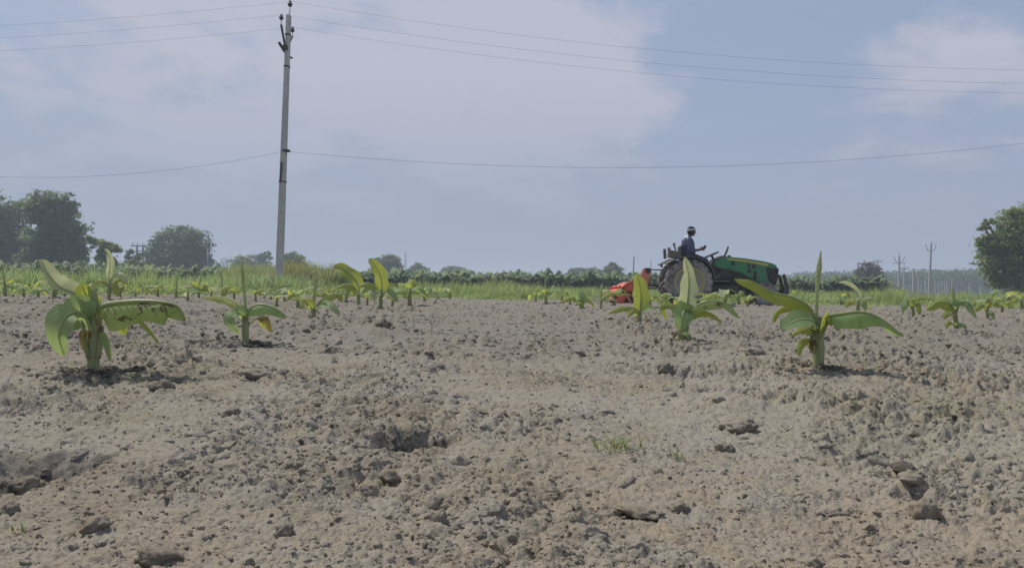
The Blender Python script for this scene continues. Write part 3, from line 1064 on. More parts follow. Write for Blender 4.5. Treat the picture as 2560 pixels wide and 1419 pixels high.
P = Plant(951, 772, 'young banana plant with broad upright leaf leaning left, beside a blue green leaf')
P.stem([(952, 778), (952, 755), (952, 730)], (5.5, 5))
P.leaf([(953, 745), (955, 718), (950, 690), (938, 668), (922, 650)], 14, (.35, -.9, .2), fold=.2, mat=LEAF_Y, pet=.16, blunt=.42)
P.leaf([(951, 745), (940, 722, -.05), (918, 712, -.1), (896, 720, -.12)], 13, (0, -.6, .8), fold=-.5, mat=LEAF_Y, pet=.15)
P.leaf([(953, 750), (966, 732, -.1), (980, 738, -.15), (996, 760, -.2)], 9, (0, -.5, .8), fold=.2, mat=LEAF_G, pet=.2)
P.leaf([(950, 752), (942, 738, -.1), (936, 742, -.14), (934, 760, -.15)], 10, (-.2, -.9, .3), fold=.2, mat=LEAF_P, pet=.2)
P.leaf([(954, 745), (968, 715, .1), (985, 712, .2), (1000, 722, .25)], 8, (0, -.5, .8), fold=-.4, mat=LEAF_Y, pet=.2)

P = Plant(272, 752, 'tall young banana plant with pale curled top leaf behind the blotched plant', Y=11.0)
P.stem([(272, 757), (273, 735), (274, 705)], (4.5, 5))
P.leaf([(273, 720), (272, 690), (275, 665), (273, 640), (262, 622)], 10, (.6, -.75, 0), fold=.7, mat=LEAF_P, pet=.22)
P.leaf([(274, 715), (282, 690, -.05), (300, 684, -.1), (320, 708, -.14)], 10, (0, -.5, .8), fold=-.3, mat=LEAF_P, pet=.15)
P.leaf([(273, 722), (262, 703, .0), (245, 702, .0), (228, 714, .0)], 7, (0, -.5, .8), fold=-.5, mat=LEAF_Y, pet=.2)
P.leaf([(275, 725), (290, 700, .1), (305, 698, .15), (322, 716, .2)], 8, (0, -.5, .8), fold=-.5, mat=LEAF_Y, pet=.2)
P.leaf([(275, 735), (283, 715, -.1), (290, 722, -.12), (295, 742, -.12)], 8, (.3, -.7, .4), fold=-.3, mat=LEAF_Y, pet=.2)

P = Plant(1597, 808, 'young banana plant with upright yellow green leaf in front of the red tiller')
P.stem([(1597, 813), (1598, 795), (1600, 775)], (7, 6))
P.leaf([(1600, 790), (1601, 765), (1603, 735), (1598, 705), (1590, 682)], 17, (-.1, -1, .1), fold=.2, mat=LEAF_Y, pet=.2, blunt=.55, nseg=20)
P.leaf([(1598, 795), (1588, 772, -.03), (1555, 768, -.06), (1518, 782, -.08)], 10, (0, -.7, .7), fold=-.4, mat=LEAF_Y, pet=.15)
P.leaf([(1598, 795), (1590, 775, -.1), (1578, 778, -.15), (1568, 792, -.2)], 7, (0, -.7, .7), fold=-.3, mat=LEAF_Y, pet=.2)
P.leaf([(1600, 795), (1615, 770, .1), (1635, 770, .15), (1652, 795, .2)], 8, (0, -.5, .8), fold=.2, mat=LEAF_G, pet=.2)
P.leaf([(1599, 805), (1612, 795, -.1), (1624, 802, -.15), (1634, 815, -.18)], 6, (0, -.5, .8), fold=-.3, mat=LEAF_D, pet=.2)

P = Plant(2390, 826, 'young banana plant with two broad spreading leaves, right of the tall spear plant')
P.stem([(2391, 831), (2390, 805), (2386, 775)], (7, 5))
P.spear([(2388, 790), (2386, 770), (2383, 740), (2380, 712)], 3.5, 4.5, LEAF_P)
P.leaf([(2386, 785), (2374, 757, -.02), (2345, 752, -.04), (2316, 772, -.06)], 18, (0, -.6, .8), fold=-.6, mat=LEAF_Y, pet=.12)
P.leaf([(2390, 785), (2402, 755, -.05), (2425, 755, -.08), (2443, 795, -.1)], 17, (.2, -.6, .7), fold=-.5, mat=LEAF_G, pet=.12)
P.leaf([(2387, 800), (2376, 780, -.1), (2366, 782, -.13), (2360, 795, -.14)], 8, (-.2, -.7, .6), fold=-.3, mat=LEAF_Y, pet=.2)
P.leaf([(2392, 815), (2402, 805, -.1), (2412, 810, -.14), (2418, 828, -.16)], 9, (.2, -.7, .6), fold=-.4, mat=LEAF_G, pet=.1)
P.leaf([(2388, 815), (2378, 803, -.05), (2370, 806, -.07), (2364, 818, -.08)], 6, (-.2, -.7, .6), fold=-.4, mat=LEAF_Y, pet=.2)

P = Plant(2142, 787, 'young banana plant with curved pale leaf bent up to the left, before the forest')
P.stem([(2142, 791), (2143, 772), (2146, 745)], (5, 5))
P.leaf([(2146, 760), (2146, 738), (2132, 718), (2114, 708), (2094, 704)], 9, (.5, -.6, .5), fold=.7, mat=LEAF_P, pet=.15)
P.leaf([(2146, 755), (2160, 745), (2178, 743, -.05), (2195, 749, -.08)], 5, (0, -.5, .8), fold=.4, mat=LEAF_P, pet=.15)
P.leaf([(2144, 765), (2134, 750, .05), (2124, 752, .1), (2114, 766, .12)], 9, (-.2, -.7, .5), fold=-.3, mat=LEAF_Y, pet=.2)
P.leaf([(2147, 765), (2154, 755, -.1), (2160, 760, -.14), (2163, 778, -.16)], 8, (.2, -.8, .4), fold=.1, mat=LEAF_G, pet=.2)
P.leaf([(2147, 765), (2160, 750, .1), (2168, 758, .14), (2174, 775, .15)], 7, (.2, -.7, .5), fold=-.3, mat=LEAF_Y, pet=.2)

P = Plant(2283, 792, 'young banana plant with folded drooping leaves and a long shadow, right side')
P.stem([(2284, 796), (2282, 780), (2280, 760)], (4.5, 4))
P.leaf([(2280, 770), (2284, 750), (2300, 745, -.05), (2330, 748, -.1)], 8, (0, -.5, .8), fold=-.6, mat=LEAF_Y, pet=.12)
P.leaf([(2281, 775), (2288, 757, -.1), (2298, 765, -.14), (2300, 788, -.15)], 11, (.2, -.8, .4), fold=-.4, mat=LEAF_Y, pet=.15)
P.leaf([(2280, 775), (2270, 757, -.05), (2262, 765, -.1), (2258, 785, -.1)], 9, (-.2, -.8, .4), fold=-.3, mat=LEAF_G, pet=.15)

P = Plant(2470, 798, 'stocky young banana plant right of the two broad leaved plant')
P.stem([(2470, 802), (2468, 785), (2468, 765)], (5, 4))
P.spear([(2468, 775), (2468, 755), (2470, 735)], 3.5, 4, LEAF_P)
P.leaf([(2469, 770), (2478, 752, -.05), (2490, 750, -.1), (2500, 765, -.12)], 11, (.2, -.7, .6), fold=-.4, mat=LEAF_Y, pet=.12)
P.leaf([(2467, 775), (2456, 757, -.05), (2446, 762, -.1), (2440, 775, -.1)], 8, (-.2, -.7, .6), fold=-.4, mat=LEAF_Y, pet=.15)
P.leaf([(2470, 785), (2478, 775, -.1), (2485, 780, -.1), (2486, 795, -.12)], 8, (.2, -.7, .6), fold=-.4, mat=LEAF_G, pet=.15)

P = Plant(1451, 772, 'young banana plant with one leaf curled over its top, left of the red tiller')
P.stem([(1451, 776), (1452, 762), (1452, 745)], (4, 4))
P.spear([(1452, 755), (1450, 740), (1449, 722)], 3, 3.5, LEAF_P)
P.leaf([(1451, 755), (1446, 738, -.05), (1452, 732, -.1), (1460, 745, -.14), (1456, 758, -.15)], 9, (0, -.9, .4), fold=.3, mat=LEAF_G, pet=.12)
P.leaf([(1451, 757), (1436, 742), (1415, 745, -.05), (1398, 752, -.06)], 7, (0, -.6, .8), fold=-.4, mat=LEAF_Y, pet=.12)
P.leaf([(1453, 757), (1466, 745), (1478, 752, .05), (1485, 765, .06)], 7, (0, -.6, .8), fold=-.4, mat=LEAF_Y, pet=.15)
P.leaf([(1452, 762), (1448, 752, -.15), (1454, 756, -.2), (1458, 770, -.2)], 7, (0, -.8, .4), fold=-.3, mat=LEAF_Y, pet=.15)

P = Plant(1501, 776, 'thin stemmed young banana plant with arched leaf reaching to the red tiller')
P.stem([(1502, 785), (1502, 770), (1502, 752)], (3, 3))
P.spear([(1502, 760), (1503, 735), (1505, 712)], 2.5, 3, LEAF_P)
P.leaf([(1503, 758), (1515, 742), (1535, 735), (1556, 740, .05)], 6, (0, -.6, .8), fold=-.4, mat=LEAF_Y, pet=.15)
P.leaf([(1502, 760), (1496, 748, -.1), (1488, 750, -.14), (1484, 756, -.15)], 7, (0, -.7, .6), fold=0.1, mat=LEAF_P, pet=.15)
P.leaf([(1503, 760), (1515, 750, -.05), (1530, 750, -.06), (1545, 755, -.06)], 4, (0, -.6, .8), fold=-.4, mat=LEAF_P, pet=.15)


# --- farther plants, each grown from its own seed
def grow(px, py, hpx, seed, label, tall=True, Y=None, yellow=0.6):
    rnd = random.Random(seed)
    pl = Plant(px, py, label, Y)
    s = pl.s
    h = hpx * s
    root = pl.root
    lean = rnd.uniform(-.05, .05)
    top = Vector((lean * h, 0, 0.42 * h))
    MB().tube([(0, 0, -0.05), top * 0.5, top], [0.055 * h, 0.05 * h, 0.035 * h], 7).build('stem', STEM, root, True)
    if tall:
        spear(root, [top * 0.8, top + Vector((lean * h, 0, 0.25 * h)), top + Vector((lean * 2.5 * h + rnd.uniform(-.06, .06) * h, 0, 0.58 * h))], 0.022 * h, 0.032 * h, LEAF_P)
    n = rnd.choice((4, 5, 5, 6))
    a0 = rnd.uniform(0, 6.28)
    for k in range(n):
        a = a0 + k * 2.399 + rnd.uniform(-.3, .3)
        d = Vector((math.cos(a), math.sin(a), 0))
        L = h * rnd.uniform(.42, .72)
        rise = rnd.uniform(.18, .55) * (0.6 if k < 2 else 1)
        z0 = top.z * (0.7 + 0.06 * k)
        pts = [Vector((top.x * .7, 0, z0)), Vector((top.x * .8, 0, z0)) + d * L * .22 + Vector((0, 0, rise * L * .5)),
               Vector((top.x, 0, z0)) + d * L * .62 + Vector((0, 0, rise * L * .75)), Vector((top.x, 0, z0)) + d * L * .98 + Vector((0, 0, rise * L * .75 - L * rnd.uniform(.15, .5)))]
        leaf(root, pts, h * rnd.uniform(.14, .20), (0, -.15, 1), fold=rnd.uniform(-.7, .1), mat=LEAF_Y if rnd.random() < yellow else (LEAF_G if rnd.random() < .6 else LEAF_P),
             pet=.16, nseg=8, rib=False, seed=seed * 11 + k)
    return pl


FAR = [
    (14, 742, 58, 1, True, 'young banana plant cut by the left picture edge, pale rolled leaf'),
    (134, 752, 62, 2, False, 'young banana plant with yellow leaves left of the blotched plant, by the grass'),
    (60, 742, 40, 3, False, 'low yellow green banana plant between the left picture edge and the blotched plant'),
    (395, 745, 42, 4, False, 'small banana plant at the grass edge below the round tree'),
    (440, 748, 44, 5, True, 'small pale banana plant at the grass edge, right of the round tree middle'),
    (496, 748, 42, 6, True, 'small banana plant at the grass edge below the street lamp'),
    (557, 752, 50, 7, True, 'small banana plant with thin rolled leaf behind the long yellow leaf of the second plant'),
    (712, 762, 46, 8, False, 'low banana plant with wide yellow leaves just right of the concrete pole base'),
    (745, 770, 56, 9, False, 'banana plant with wide yellow leaf between the concrete pole and the dry tipped plant'),
    (660, 748, 34, 10, False, 'small banana plant just left of the concrete pole base'),
    (830, 748, 36, 11, False, 'small banana plant behind the dry tipped plant at the grass edge'),
    (1024, 764, 68, 12, False, 'banana plant with leaf raised to the left, left of the pale bare strip'),
    (1062, 757, 44, 13, True, 'small banana plant next to the bare strip, second from it on the left'),
    (1096, 752, 38, 14, False, 'small banana plant at the left edge of the bare strip'),
    (1124, 747, 34, 15, False, 'pale small banana plant farthest along the left edge of the bare strip'),
    (1365, 760, 42, 16, True, 'first small banana plant right of the bare strip, yellow green'),
    (1405, 758, 34, 17, True, 'small banana plant between the curled leaf plant and the bare strip'),
    (1772, 765, 40, 18, False, 'low leafy banana plant beside the tractor rear wheel'),
    (1812, 768, 52, 19, False, 'bushy banana plant under the tractor, right of its rear wheel'),
    (1868, 770, 36, 20, False, 'low banana plant under the tractor front wheel'),
    (1932, 756, 40, 21, True, 'small yellow banana plant below the tractor front bumper'),
    (1985, 758, 38, 22, False, 'small yellow green banana plant just right of the tractor'),
    (2070, 756, 34, 23, False, 'small pale banana plant behind the tall spear plant'),
    (2244, 758, 40, 24, True, 'small banana plant with rolled leaf below the pale double pole'),
    (2345, 762, 30, 25, False, 'small banana plant at the grass edge below the tallest far pole'),
    (2415, 766, 34, 26, True, 'small banana plant at the grass edge left of the right tree'),
    (2520, 772, 48, 27, False, 'banana plant below the right tree, pale leaves'),
    (2556, 778, 52, 28, False, 'banana plant cut by the right picture edge'),
    (1660, 762, 34, 29, False, 'low banana plant between the red tiller and the tractor wheel'),
    (930, 752, 34, 30, False, 'small banana plant at the grass edge between the two broad leaved plants'),
    (340, 746, 36, 31, False, 'small banana plant at the grass edge below the dark double post'),
    (95, 748, 44, 33, False, 'yellowish banana plant behind the curled leaf of the blotched plant'),
    (195, 745, 40, 34, False, 'small banana plant at the grass edge between the blotched plant and the tall curled one'),
    (300, 748, 40, 35, False, 'yellow banana plant just right of the tall curled one'),
    (470, 752, 38, 36, False, 'small yellow banana plant left of the street lamp foot'),
    (528, 745, 36, 37, False, 'small banana plant just right of the street lamp foot'),
    (585, 748, 38, 38, False, 'small yellow banana plant close left of the tall rolled leaf'),
    (990, 756, 38, 39, False, 'small banana plant between the upright leaf plant and the raised leaf plant'),
    (865, 756, 40, 40, False, 'yellow banana plant between the dry tipped plant and the broad arching leaf'),
    (1340, 754, 30, 41, False, 'tiny banana plant nearest the bare strip on its right'),
    (1425, 762, 36, 42, False, 'small yellow banana plant touching the curled leaf plant on its left'),
    (1848, 764, 40, 43, False, 'leafy banana plant below the tractor side tank'),
    (2020, 762, 36, 44, False, 'small banana plant between the tractor and the tall spear plant'),
    (2105, 764, 36, 45, False, 'yellow banana plant just left of the curved pale leaf plant'),
    (2495, 768, 36, 46, False, 'small banana plant below the short post at the right tree'),
    (1535, 768, 44, 47, False, 'yellow green banana plant right in front of the red tiller'),
    (1625, 770, 40, 48, False, 'leafy banana plant between the tiller and the upright yellow green leaf'),
    (1700, 772, 40, 49, False, 'low banana plant at the foot of the tractor rear wheel'),
    (1752, 774, 46, 50, False, 'broad yellow green banana plant just right of the tractor rear wheel bottom'),
    (815, 762, 46, 51, False, 'leafy yellow banana plant just right of the dry tipped plant'),
    (690, 766, 48, 52, False, 'yellow banana plant on the left side of the dry tipped plant, before the pole'),
    (918, 764, 40, 53, False, 'low banana plant overlapping the foot of the broad arching leaf plant'),
    (980, 768, 40, 54, False, 'low leafy banana plant right of the upright leaf plant'),
    (640, 758, 40, 55, False, 'yellow banana plant just right of the tall rolled leaf'),
    (2330, 772, 40, 56, False, 'low banana plant left behind the two broad leaved plant'),
    (2440, 778, 40, 57, False, 'low banana plant between the two broad leaved plant and the stocky one'),
    (2505, 785, 44, 58, False, 'pale banana plant right of the stocky plant near the right picture edge'),
    (2195, 760, 32, 32, False, 'small yellow banana plant below the far pole with crossed top'),
]
for (px, py, hp, sd_, tl, lab) in FAR:
    grow(px, py, hp * 1.55, sd_, lab, tl)

# ------------------------------------------------------------------ grass
def grass_material(name, a, b, c3, tr):
    t = NT(name)
    rn = t.node('ShaderNodeObjectInfo').outputs['Random']
    pos = t.node('ShaderNodeNewGeometry').outputs['Position']
    n = t.noise(pos, 0.25, 4, 0.6)
    c = t.mix(rn, a, b)
    c = t.mix(t.rng(n, 0.45, 0.65, 0, 0.8, True), c, c3)
    p = t.node('ShaderNodeBsdfPrincipled')
    t.put(p.inputs['Base Color'], c)
    p.inputs['Roughness'].default_value = 0.55
    p.inputs['Specular IOR Level'].default_value = 0.3
    tb = t.node('ShaderNodeBsdfTranslucent')
    t.put(tb.inputs['Color'], t.mix(0.5, c, tr))
    ms = t.node('ShaderNodeMixShader')
    ms.inputs[0].default_value = 0.55
    t.l.new(p.outputs[0], ms.inputs[1])
    t.l.new(tb.outputs[0], ms.inputs[2])
    return t.done(ms.outputs[0])


GRASS = grass_material('verge_grass', (0.185, 0.285, 0.11), (0.265, 0.345, 0.16), (0.34, 0.325, 0.16), (0.56, 0.68, 0.22))
PLUME = grass_material('plume_grass', (0.25, 0.28, 0.13), (0.34, 0.35, 0.18), (0.30, 0.29, 0.14), (0.5, 0.52, 0.2))
REED = grass_material('tall_grass', (0.20, 0.27, 0.14), (0.28, 0.34, 0.19), (0.26, 0.29, 0.15), (0.44, 0.52, 0.23))
CROP = grass_material('banana_crop', (0.12, 0.185, 0.10), (0.24, 0.30, 0.20), (0.16, 0.21, 0.125), (0.34, 0.42, 0.20))


def tuft_mesh(name, seed, n, h, spread, w, bend, nseg=3):
    rnd = random.Random(seed)
    V, F = [], []
    for i in range(n):
        a = rnd.uniform(0, 6.283)
        r = spread * math.sqrt(rnd.random())
        x, y = r * math.cos(a), r * math.sin(a)
        b = rnd.uniform(0, 6.283)
        hh = h * rnd.uniform(.45, 1.0)
        bd = bend * rnd.uniform(.3, 1.3) * hh
        ww = w * rnd.uniform(.6, 1.3)
        sx, sy = -math.sin(b) * ww, math.cos(b) * ww
        k = len(V)
        for j in range(nseg + 1):
            s = j / nseg
            cx, cy, cz = x + math.cos(b) * bd * s * s, y + math.sin(b) * bd * s * s, hh * (s - .12 * bend * s * s)
            q = (1 - s) ** 0.7
            V.append((cx - sx * q, cy - sy * q, cz))
            V.append((cx + sx * q, cy + sy * q, cz))
        for j in range(nseg):
            F.append((k + 2 * j, k + 2 * j + 1, k + 2 * j + 3, k + 2 * j + 2))
    me = bpy.data.meshes.new(name)
    me.from_pydata(V, [], F)
    me.update()
    return me


rs = np.random.RandomState(23)


def edge_y(x):
    """where the grass begins"""
    return 23.6 + 0.9 * perlin(x / 3.0, x * 0 + .5, 81) + 0.5 * perlin(x / .7, x * 0 + .5, 82) - 9.5 * sst(3.5, 9, -x)


def grass_patch(name, n, y0, y1, mat, hgt, label, seeds, spread=.16, nb=22, w=.008, bend=.45, mask=None, xlim=None, power=1.6, scl=(.6, 1.25)):
    src = [source(name + '_tuft_%d' % i, tuft_mesh(name, seeds + i, nb, hgt, spread, w, bend), mat) for i in range(6)]
    u = rs.rand(n) ** power
    yy = y0 + (y1 - y0) * u
    xx = rs.uniform(-1, 1, n) * (0.74 * yy + 3)
    if xlim:
        xx = rs.uniform(xlim[0], xlim[1], n)
    e = edge_y(xx)
    yy = np.maximum(e + (yy - y0), e) + (rs.normal(0, .9, n) if name == 'low_weeds' else 0)
    keep = rs.rand(n) < 0.45 + 1.2 * sst(-.3, .3, fbm(xx / 2.2, yy / 3.0, 91, 3))
    if mask is not None:
        keep &= mask(xx, yy)
    xx, yy = xx[keep], yy[keep]
    n = len(xx)
    zz = -0.16 + 0.02 * perlin(xx / 9, yy / 9, 5) + 0.10 * sst(27, 40, yy)
    inf = yy < 26.5
    zz[inf] = np.maximum(zz[inf], H(xx[inf], yy[inf], False) - 0.30 * sst(25.2, 27.5, yy[inf]) - .02)
    s = rs.uniform(scl[0], scl[1], n) * (0.75 + 0.6 * sst(-.4, .5, fbm(xx / 3.1, yy / 4.0, 95, 2)))
    first = sst(0, 1.5, yy - edge_y(xx)) * .6 + .4
    o = scatter(name, np.stack([xx, yy, zz], 1), np.stack([rs.uniform(-.1, .1, n), rs.uniform(-.1, .1, n), rs.uniform(0, 6.28, n)], 1),
                np.stack([s, s, s * first], 1), rs.randint(0, 6, n), src)
    return tag(o, label, 'grass')


grass_patch('verge_grass', 21000, 23.6, 62, GRASS, 0.50, 'green grass along the far edge of the tilled field', 500)
grass_patch('low_weeds', 6500, 23.0, 25.5, GRASS, 0.24, 'low yellowish weeds where the soil meets the grass', 520, .2, 16, .012, .8, power=1.0)
grass_patch('tall_grass', 4200, 31, 62, REED, 0.62, 'tall grey green grass behind the verge on the left', 540, .3, 28, .013, .95,
            mask=lambda x, y: (x < -0.205 * y - 1.0), power=1.0)

# blades among the soil
t = NT('straw')
STRAW = t.done(t.bsdf((0.42, 0.38, 0.24), 0.6, 0.3))
SPROUT = grass_material('sprout', (0.12, 0.19, 0.045), (0.17, 0.22, 0.06), (0.17, 0.2, 0.06), (0.3, 0.38, 0.07))


def small_tuft(px, py, label, seed, n, h, spread, w, bend, cat='grass tuft', name='grass_tuft'):
    p = ground_at(px, py)
    me = tuft_mesh(name, seed, n, h, spread, w, bend, 4)
    o = link_mesh(name, me, SPROUT)
    o.location = (p.x, p.y, Hs(p.x, p.y) + 0.004)
    return tag(o, label, cat, 'little green tufts on the bare soil')


small_tuft(1545, 1118, 'sprawling thin green grass tuft on the bare soil, right of the centre', 3, 46, .050, .060, .0017, 1.5)
small_tuft(1690, 1138, 'small flat grass sprig just right of the sprawling tuft', 4, 12, .034, .022, .0016, 2.0)
small_tuft(352, 862, 'tiny yellow green weed right of the blotched banana plant', 5, 9, .05, .05, .003, 1.0)
small_tuft(1240, 970, 'tiny green sprig on the bare strip in the middle', 6, 4, .02, .006, .001, 1.0)
small_tuft(612, 1100, 'single tiny sprout on the smooth slope, left half', 7, 3, .014, .004, .0014, 1.2)
small_tuft(40, 1345, 'small bluish green sprout in the lower left corner', 8, 5, .020, .010, .0015, 1.5)
p = ground_at(1443, 1042)
o = MB().tube([(0, 0, -.004), (.001, 0, .012), (-.001, .002, .024)], [.0011, .0010, .0005], 6).build('straw', STRAW, None, True)
o.location = (p.x, p.y, Hs(p.x, p.y) + .004)
tag(o, 'single pale straw sticking up from the bare soil near the centre', 'straw')

# ------------------------------------------------------------------ the grown banana plantation behind the grass


def crop_mesh(name, seed):
    rnd = random.Random(seed)
    V, F = [], []

    def strip(pts, ws, nrm):
        k = len(V)
        n = len(pts)
        for i, p in enumerate(pts):
            T = (pts[min(i + 1, n - 1)] - pts[max(i - 1, 0)]).normalized()
            L = T.cross(nrm)
            L = L.normalized() if L.length > 1e-3 else T.orthogonal().normalized()
            dn = L.cross(T).normalized()
            V.append(p - L * ws[i] - dn * ws[i] * .35)
            V.append(p.copy())
            V.append(p + L * ws[i] - dn * ws[i] * .35)
        for i in range(n - 1):
            a = k + 3 * i
            F.append((a, a + 1, a + 4, a + 3))
            F.append((a + 1, a + 2, a + 5, a + 4))
    h = rnd.uniform(.9, 1.15)
    for j in range(2):
        a = rnd.uniform(0, 3)
        strip([Vector((0, 0, 0)), Vector((0, 0, h * .5)), Vector((0, 0, h))], [.07, .06, .05], Vector((math.cos(a), math.sin(a), 0)))
    n = rnd.randint(7, 9)
    a0 = rnd.uniform(0, 6.28)
    for k in range(n):
        a = a0 + k * 2.399
        d = Vector((math.cos(a), math.sin(a), 0))
        L = rnd.uniform(.85, 1.3)
        el = rnd.uniform(.25, 1.25)
        o = Vector((0, 0, h * rnd.uniform(.75, 1)))
        up = Vector((0, 0, 1))
        dr = rnd.uniform(.15, .75)
        pts = [o + d * (L * s * math.cos(el)) + up * (L * s * math.sin(el) - L * dr * s * s * s) for s in (0, .25, .5, .75, 1)]
        w = rnd.uniform(.13, .2)
        strip(pts, [w * .3, w, w * 1.05, w * .8, .01], up)
    me = bpy.data.meshes.new(name)
    me.from_pydata(V, [], F)
    me.update()
    return me


src = [source('crop_plant_%d' % i, crop_mesh('crop_plant', 700 + i), CROP) for i in range(8)]
n = 4600
yy = 64 + 52 * rs.rand(n) ** 1.5
xx = rs.uniform(-1, 1, n) * 0.72 * yy
a = xx / yy
keep = ((a < 0.21) & ((rs.rand(n) < 1) | (a > -.3))) | ((a > 0.335) & (a < 0.47))
xx, yy = xx[keep], yy[keep]
n = len(xx)
s = rs.uniform(.8, 1.15, n) * (1 + .12 * perlin(xx / 6, yy / 6, 14)) * 1.14
o = scatter('banana_plantation', np.stack([xx, yy, np.full(n, -.06)], 1), np.stack([rs.uniform(-.1, .1, n), rs.uniform(-.1, .1, n), rs.uniform(0, 6.28, n)], 1),
            np.stack([s, s, s], 1), rs.randint(0, 8, n), src)
tag(o, 'dense grown banana plantation standing behind the grass', 'banana plantation')


# ------------------------------------------------------------------ trees
def foliage_material(name, cols, tr=(0.16, 0.2, 0.05), mixf=0.25):
    t = NT(name)
    at = t.node('ShaderNodeAttribute')
    at.attribute_name = 'vary'
    f = at.outputs['Fac']
    c = t.mix(t.rng(f, 0.0, 0.5), cols[0], cols[1])
    c = t.mix(t.rng(f, 0.5, 1.0), c, cols[2])
    p = t.node('ShaderNodeBsdfPrincipled')
    t.put(p.inputs['Base Color'], c)
    p.inputs['Roughness'].default_value = 0.6
    p.inputs['Specular IOR Level'].default_value = 0.25
    tb = t.node('ShaderNodeBsdfTranslucent')
    t.put(tb.inputs['Color'], t.mix(0.5, c, tr))
    ms = t.node('ShaderNodeMixShader')
    ms.inputs[0].default_value = mixf
    t.l.new(p.outputs[0], ms.inputs[1])
    t.l.new(tb.outputs[0], ms.inputs[2])
    return t.done(ms.outputs[0])


FOL_DARK = foliage_material('foliage_dark', ((0.055, 0.098, 0.046), (0.115, 0.168, 0.078), (0.17, 0.22, 0.11)), (0.30, 0.40, 0.12), .48)
FOL_MID = foliage_material('foliage_mid', ((0.08, 0.13, 0.045), (0.175, 0.235, 0.075), (0.29, 0.33, 0.11)), (0.42, 0.50, 0.10), .46)
FOL_LIGHT = foliage_material('foliage_light', ((0.075, 0.105, 0.04), (0.105, 0.13, 0.05), (0.14, 0.155, 0.065)), (0.24, 0.28, 0.07))
FOL_OLIVE = foliage_material('foliage_olive', ((0.12, 0.16, 0.06), (0.19, 0.23, 0.09), (0.26, 0.29, 0.13)), (0.42, 0.46, 0.14), .5)
FOL_BROWN = foliage_material('foliage_brownish', ((0.095, 0.085, 0.05), (0.13, 0.11, 0.07), (0.16, 0.14, 0.09)), (0.2, 0.17, 0.08))
BARK = dusty('bark', (0.085, 0.068, 0.052), (0.16, 0.14, 0.115), 0.6, 0.9, 0.1, 2)


def leaf_quads(C, size, rs, nrm=None, flat=0.6):
    """leaf shaped quads at points C, facing roughly along nrm"""
    n = len(C)
    N = rs.normal(size=(n, 3))
    if nrm is not None:
        N = nrm * 1.0 + flat * N
    N /= np.linalg.norm(N, axis=1)[:, None] + 1e-9
    A = np.cross(N, rs.normal(size=(n, 3)))
    A /= np.linalg.norm(A, axis=1)[:, None] + 1e-9
    B = np.cross(N, A)
    L = size * rs.uniform(.6, 1.4, n)[:, None]
    W = L * rs.uniform(.35, .6, n)[:, None]
    V = np.stack([C - A * L, C + B * W * .9 + N * W * .2, C + A * L, C - B * W * .9 + N * W * .2], 1).reshape(-1, 3)
    return V, np.arange(4 * n).reshape(n, 4)


def crown_mesh(name, lobes, n, size, seed):
    """clumped foliage: lobes are (x, y, z, rx, ry, rz); each lobe is broken into small sprays with gaps between"""
    rs = np.random.RandomState(seed)
    vol = np.array([l[3] * l[4] * l[5] for l in lobes]) ** 0.67
    Cs, Ns, Vs = [], [], []
    for l, v in zip(lobes, vol / vol.sum()):
        m = max(6, int(n * v))
        ns = max(5, m // 26)
        D = rs.normal(size=(ns, 3))
        D /= np.linalg.norm(D, axis=1)[:, None]
        rr = rs.uniform(.45, 1.0, ns) ** 0.6 * (1 + .18 * rs.normal(size=ns))
        S = D * rr[:, None]
        k = rs.randint(0, ns, m)
        spread = 0.20
        P = S[k] + rs.normal(size=(m, 3)) * spread * np.array([1, 1, .7])
        Nn = P / (np.linalg.norm(P, axis=1)[:, None] + 1e-9)
        C = np.array(l[:3]) + P * np.array(l[3:6])
        Cs.append(C)
        Ns.append(Nn * .8 + np.array([0, 0, .45]))
        Vs.append(np.clip(rs.rand(ns)[k] * .75 + .25 * rs.rand(m), 0, 1))
    C, N, vr = np.concatenate(Cs), np.concatenate(Ns), np.concatenate(Vs)
    V, Q = leaf_quads(C, size, rs, N, .55)
    me = npmesh(name, V, Q)
    if len(me.polygons) == len(vr):
        at = me.attributes.new('vary', 'FLOAT', 'FACE')
        at.data.foreach_set('value', vr.astype(np.float32))
    return me


def tree(name, base, lobes, n, size0, seed, mat, label, cat='tree', trunk_r=0.25, fork=0.3, group=None):
    """lobes relative to base; trunk with limbs running into the lobes"""
    n, size = int(n * 1.15), size0 * 1.12
    root = tag(empty(name, base), label, cat, group)
    cr = link_mesh('crown', crown_mesh(name, lobes, n, size, seed), mat, root)
    rnd = random.Random(seed)
    cx = sum(l[0] for l in lobes) / len(lobes)
    zt = min(l[2] for l in lobes)
    f = Vector((cx * .5, 0, max(.3, zt * fork * 2)))
    tr = MB()
    tr.tube([(0, 0, -.4), f * .5 + Vector((.05, 0, 0)), f], [trunk_r * 1.25, trunk_r * .95, trunk_r * .8], 9)
    for l in lobes:
        e = Vector(l[:3])
        mid = f.lerp(e, .5) + Vector((rnd.uniform(-.3, .3), rnd.uniform(-.3, .3), .25))
        tr.tube([f * .92, mid, e, e + Vector((rnd.uniform(-.4, .4) * l[3], rnd.uniform(-.4, .4) * l[4], l[5] * .6))],
                [trunk_r * .6, trunk_r * .4, trunk_r * .22, trunk_r * .08], 6)
    tr.build('trunk', BARK, root, True)
    return root


def pxl(base_px, base_py, Y, L):
    """lobes from pixels: (px, py, rx_px, rz_px[, depth offset])"""
    b = pix(base_px, base_py, Y)
    b.z = -0.06
    s = Y / FPX
    res = []
    for l in L:
        q = pix(l[0], l[1], Y) - b
        res.append((q.x, (l[4] if len(l) > 4 else 0.0), q.z, l[2] * s, (l[2] * .9 + .1 * l[3]) * s, l[3] * s))
    return b, res


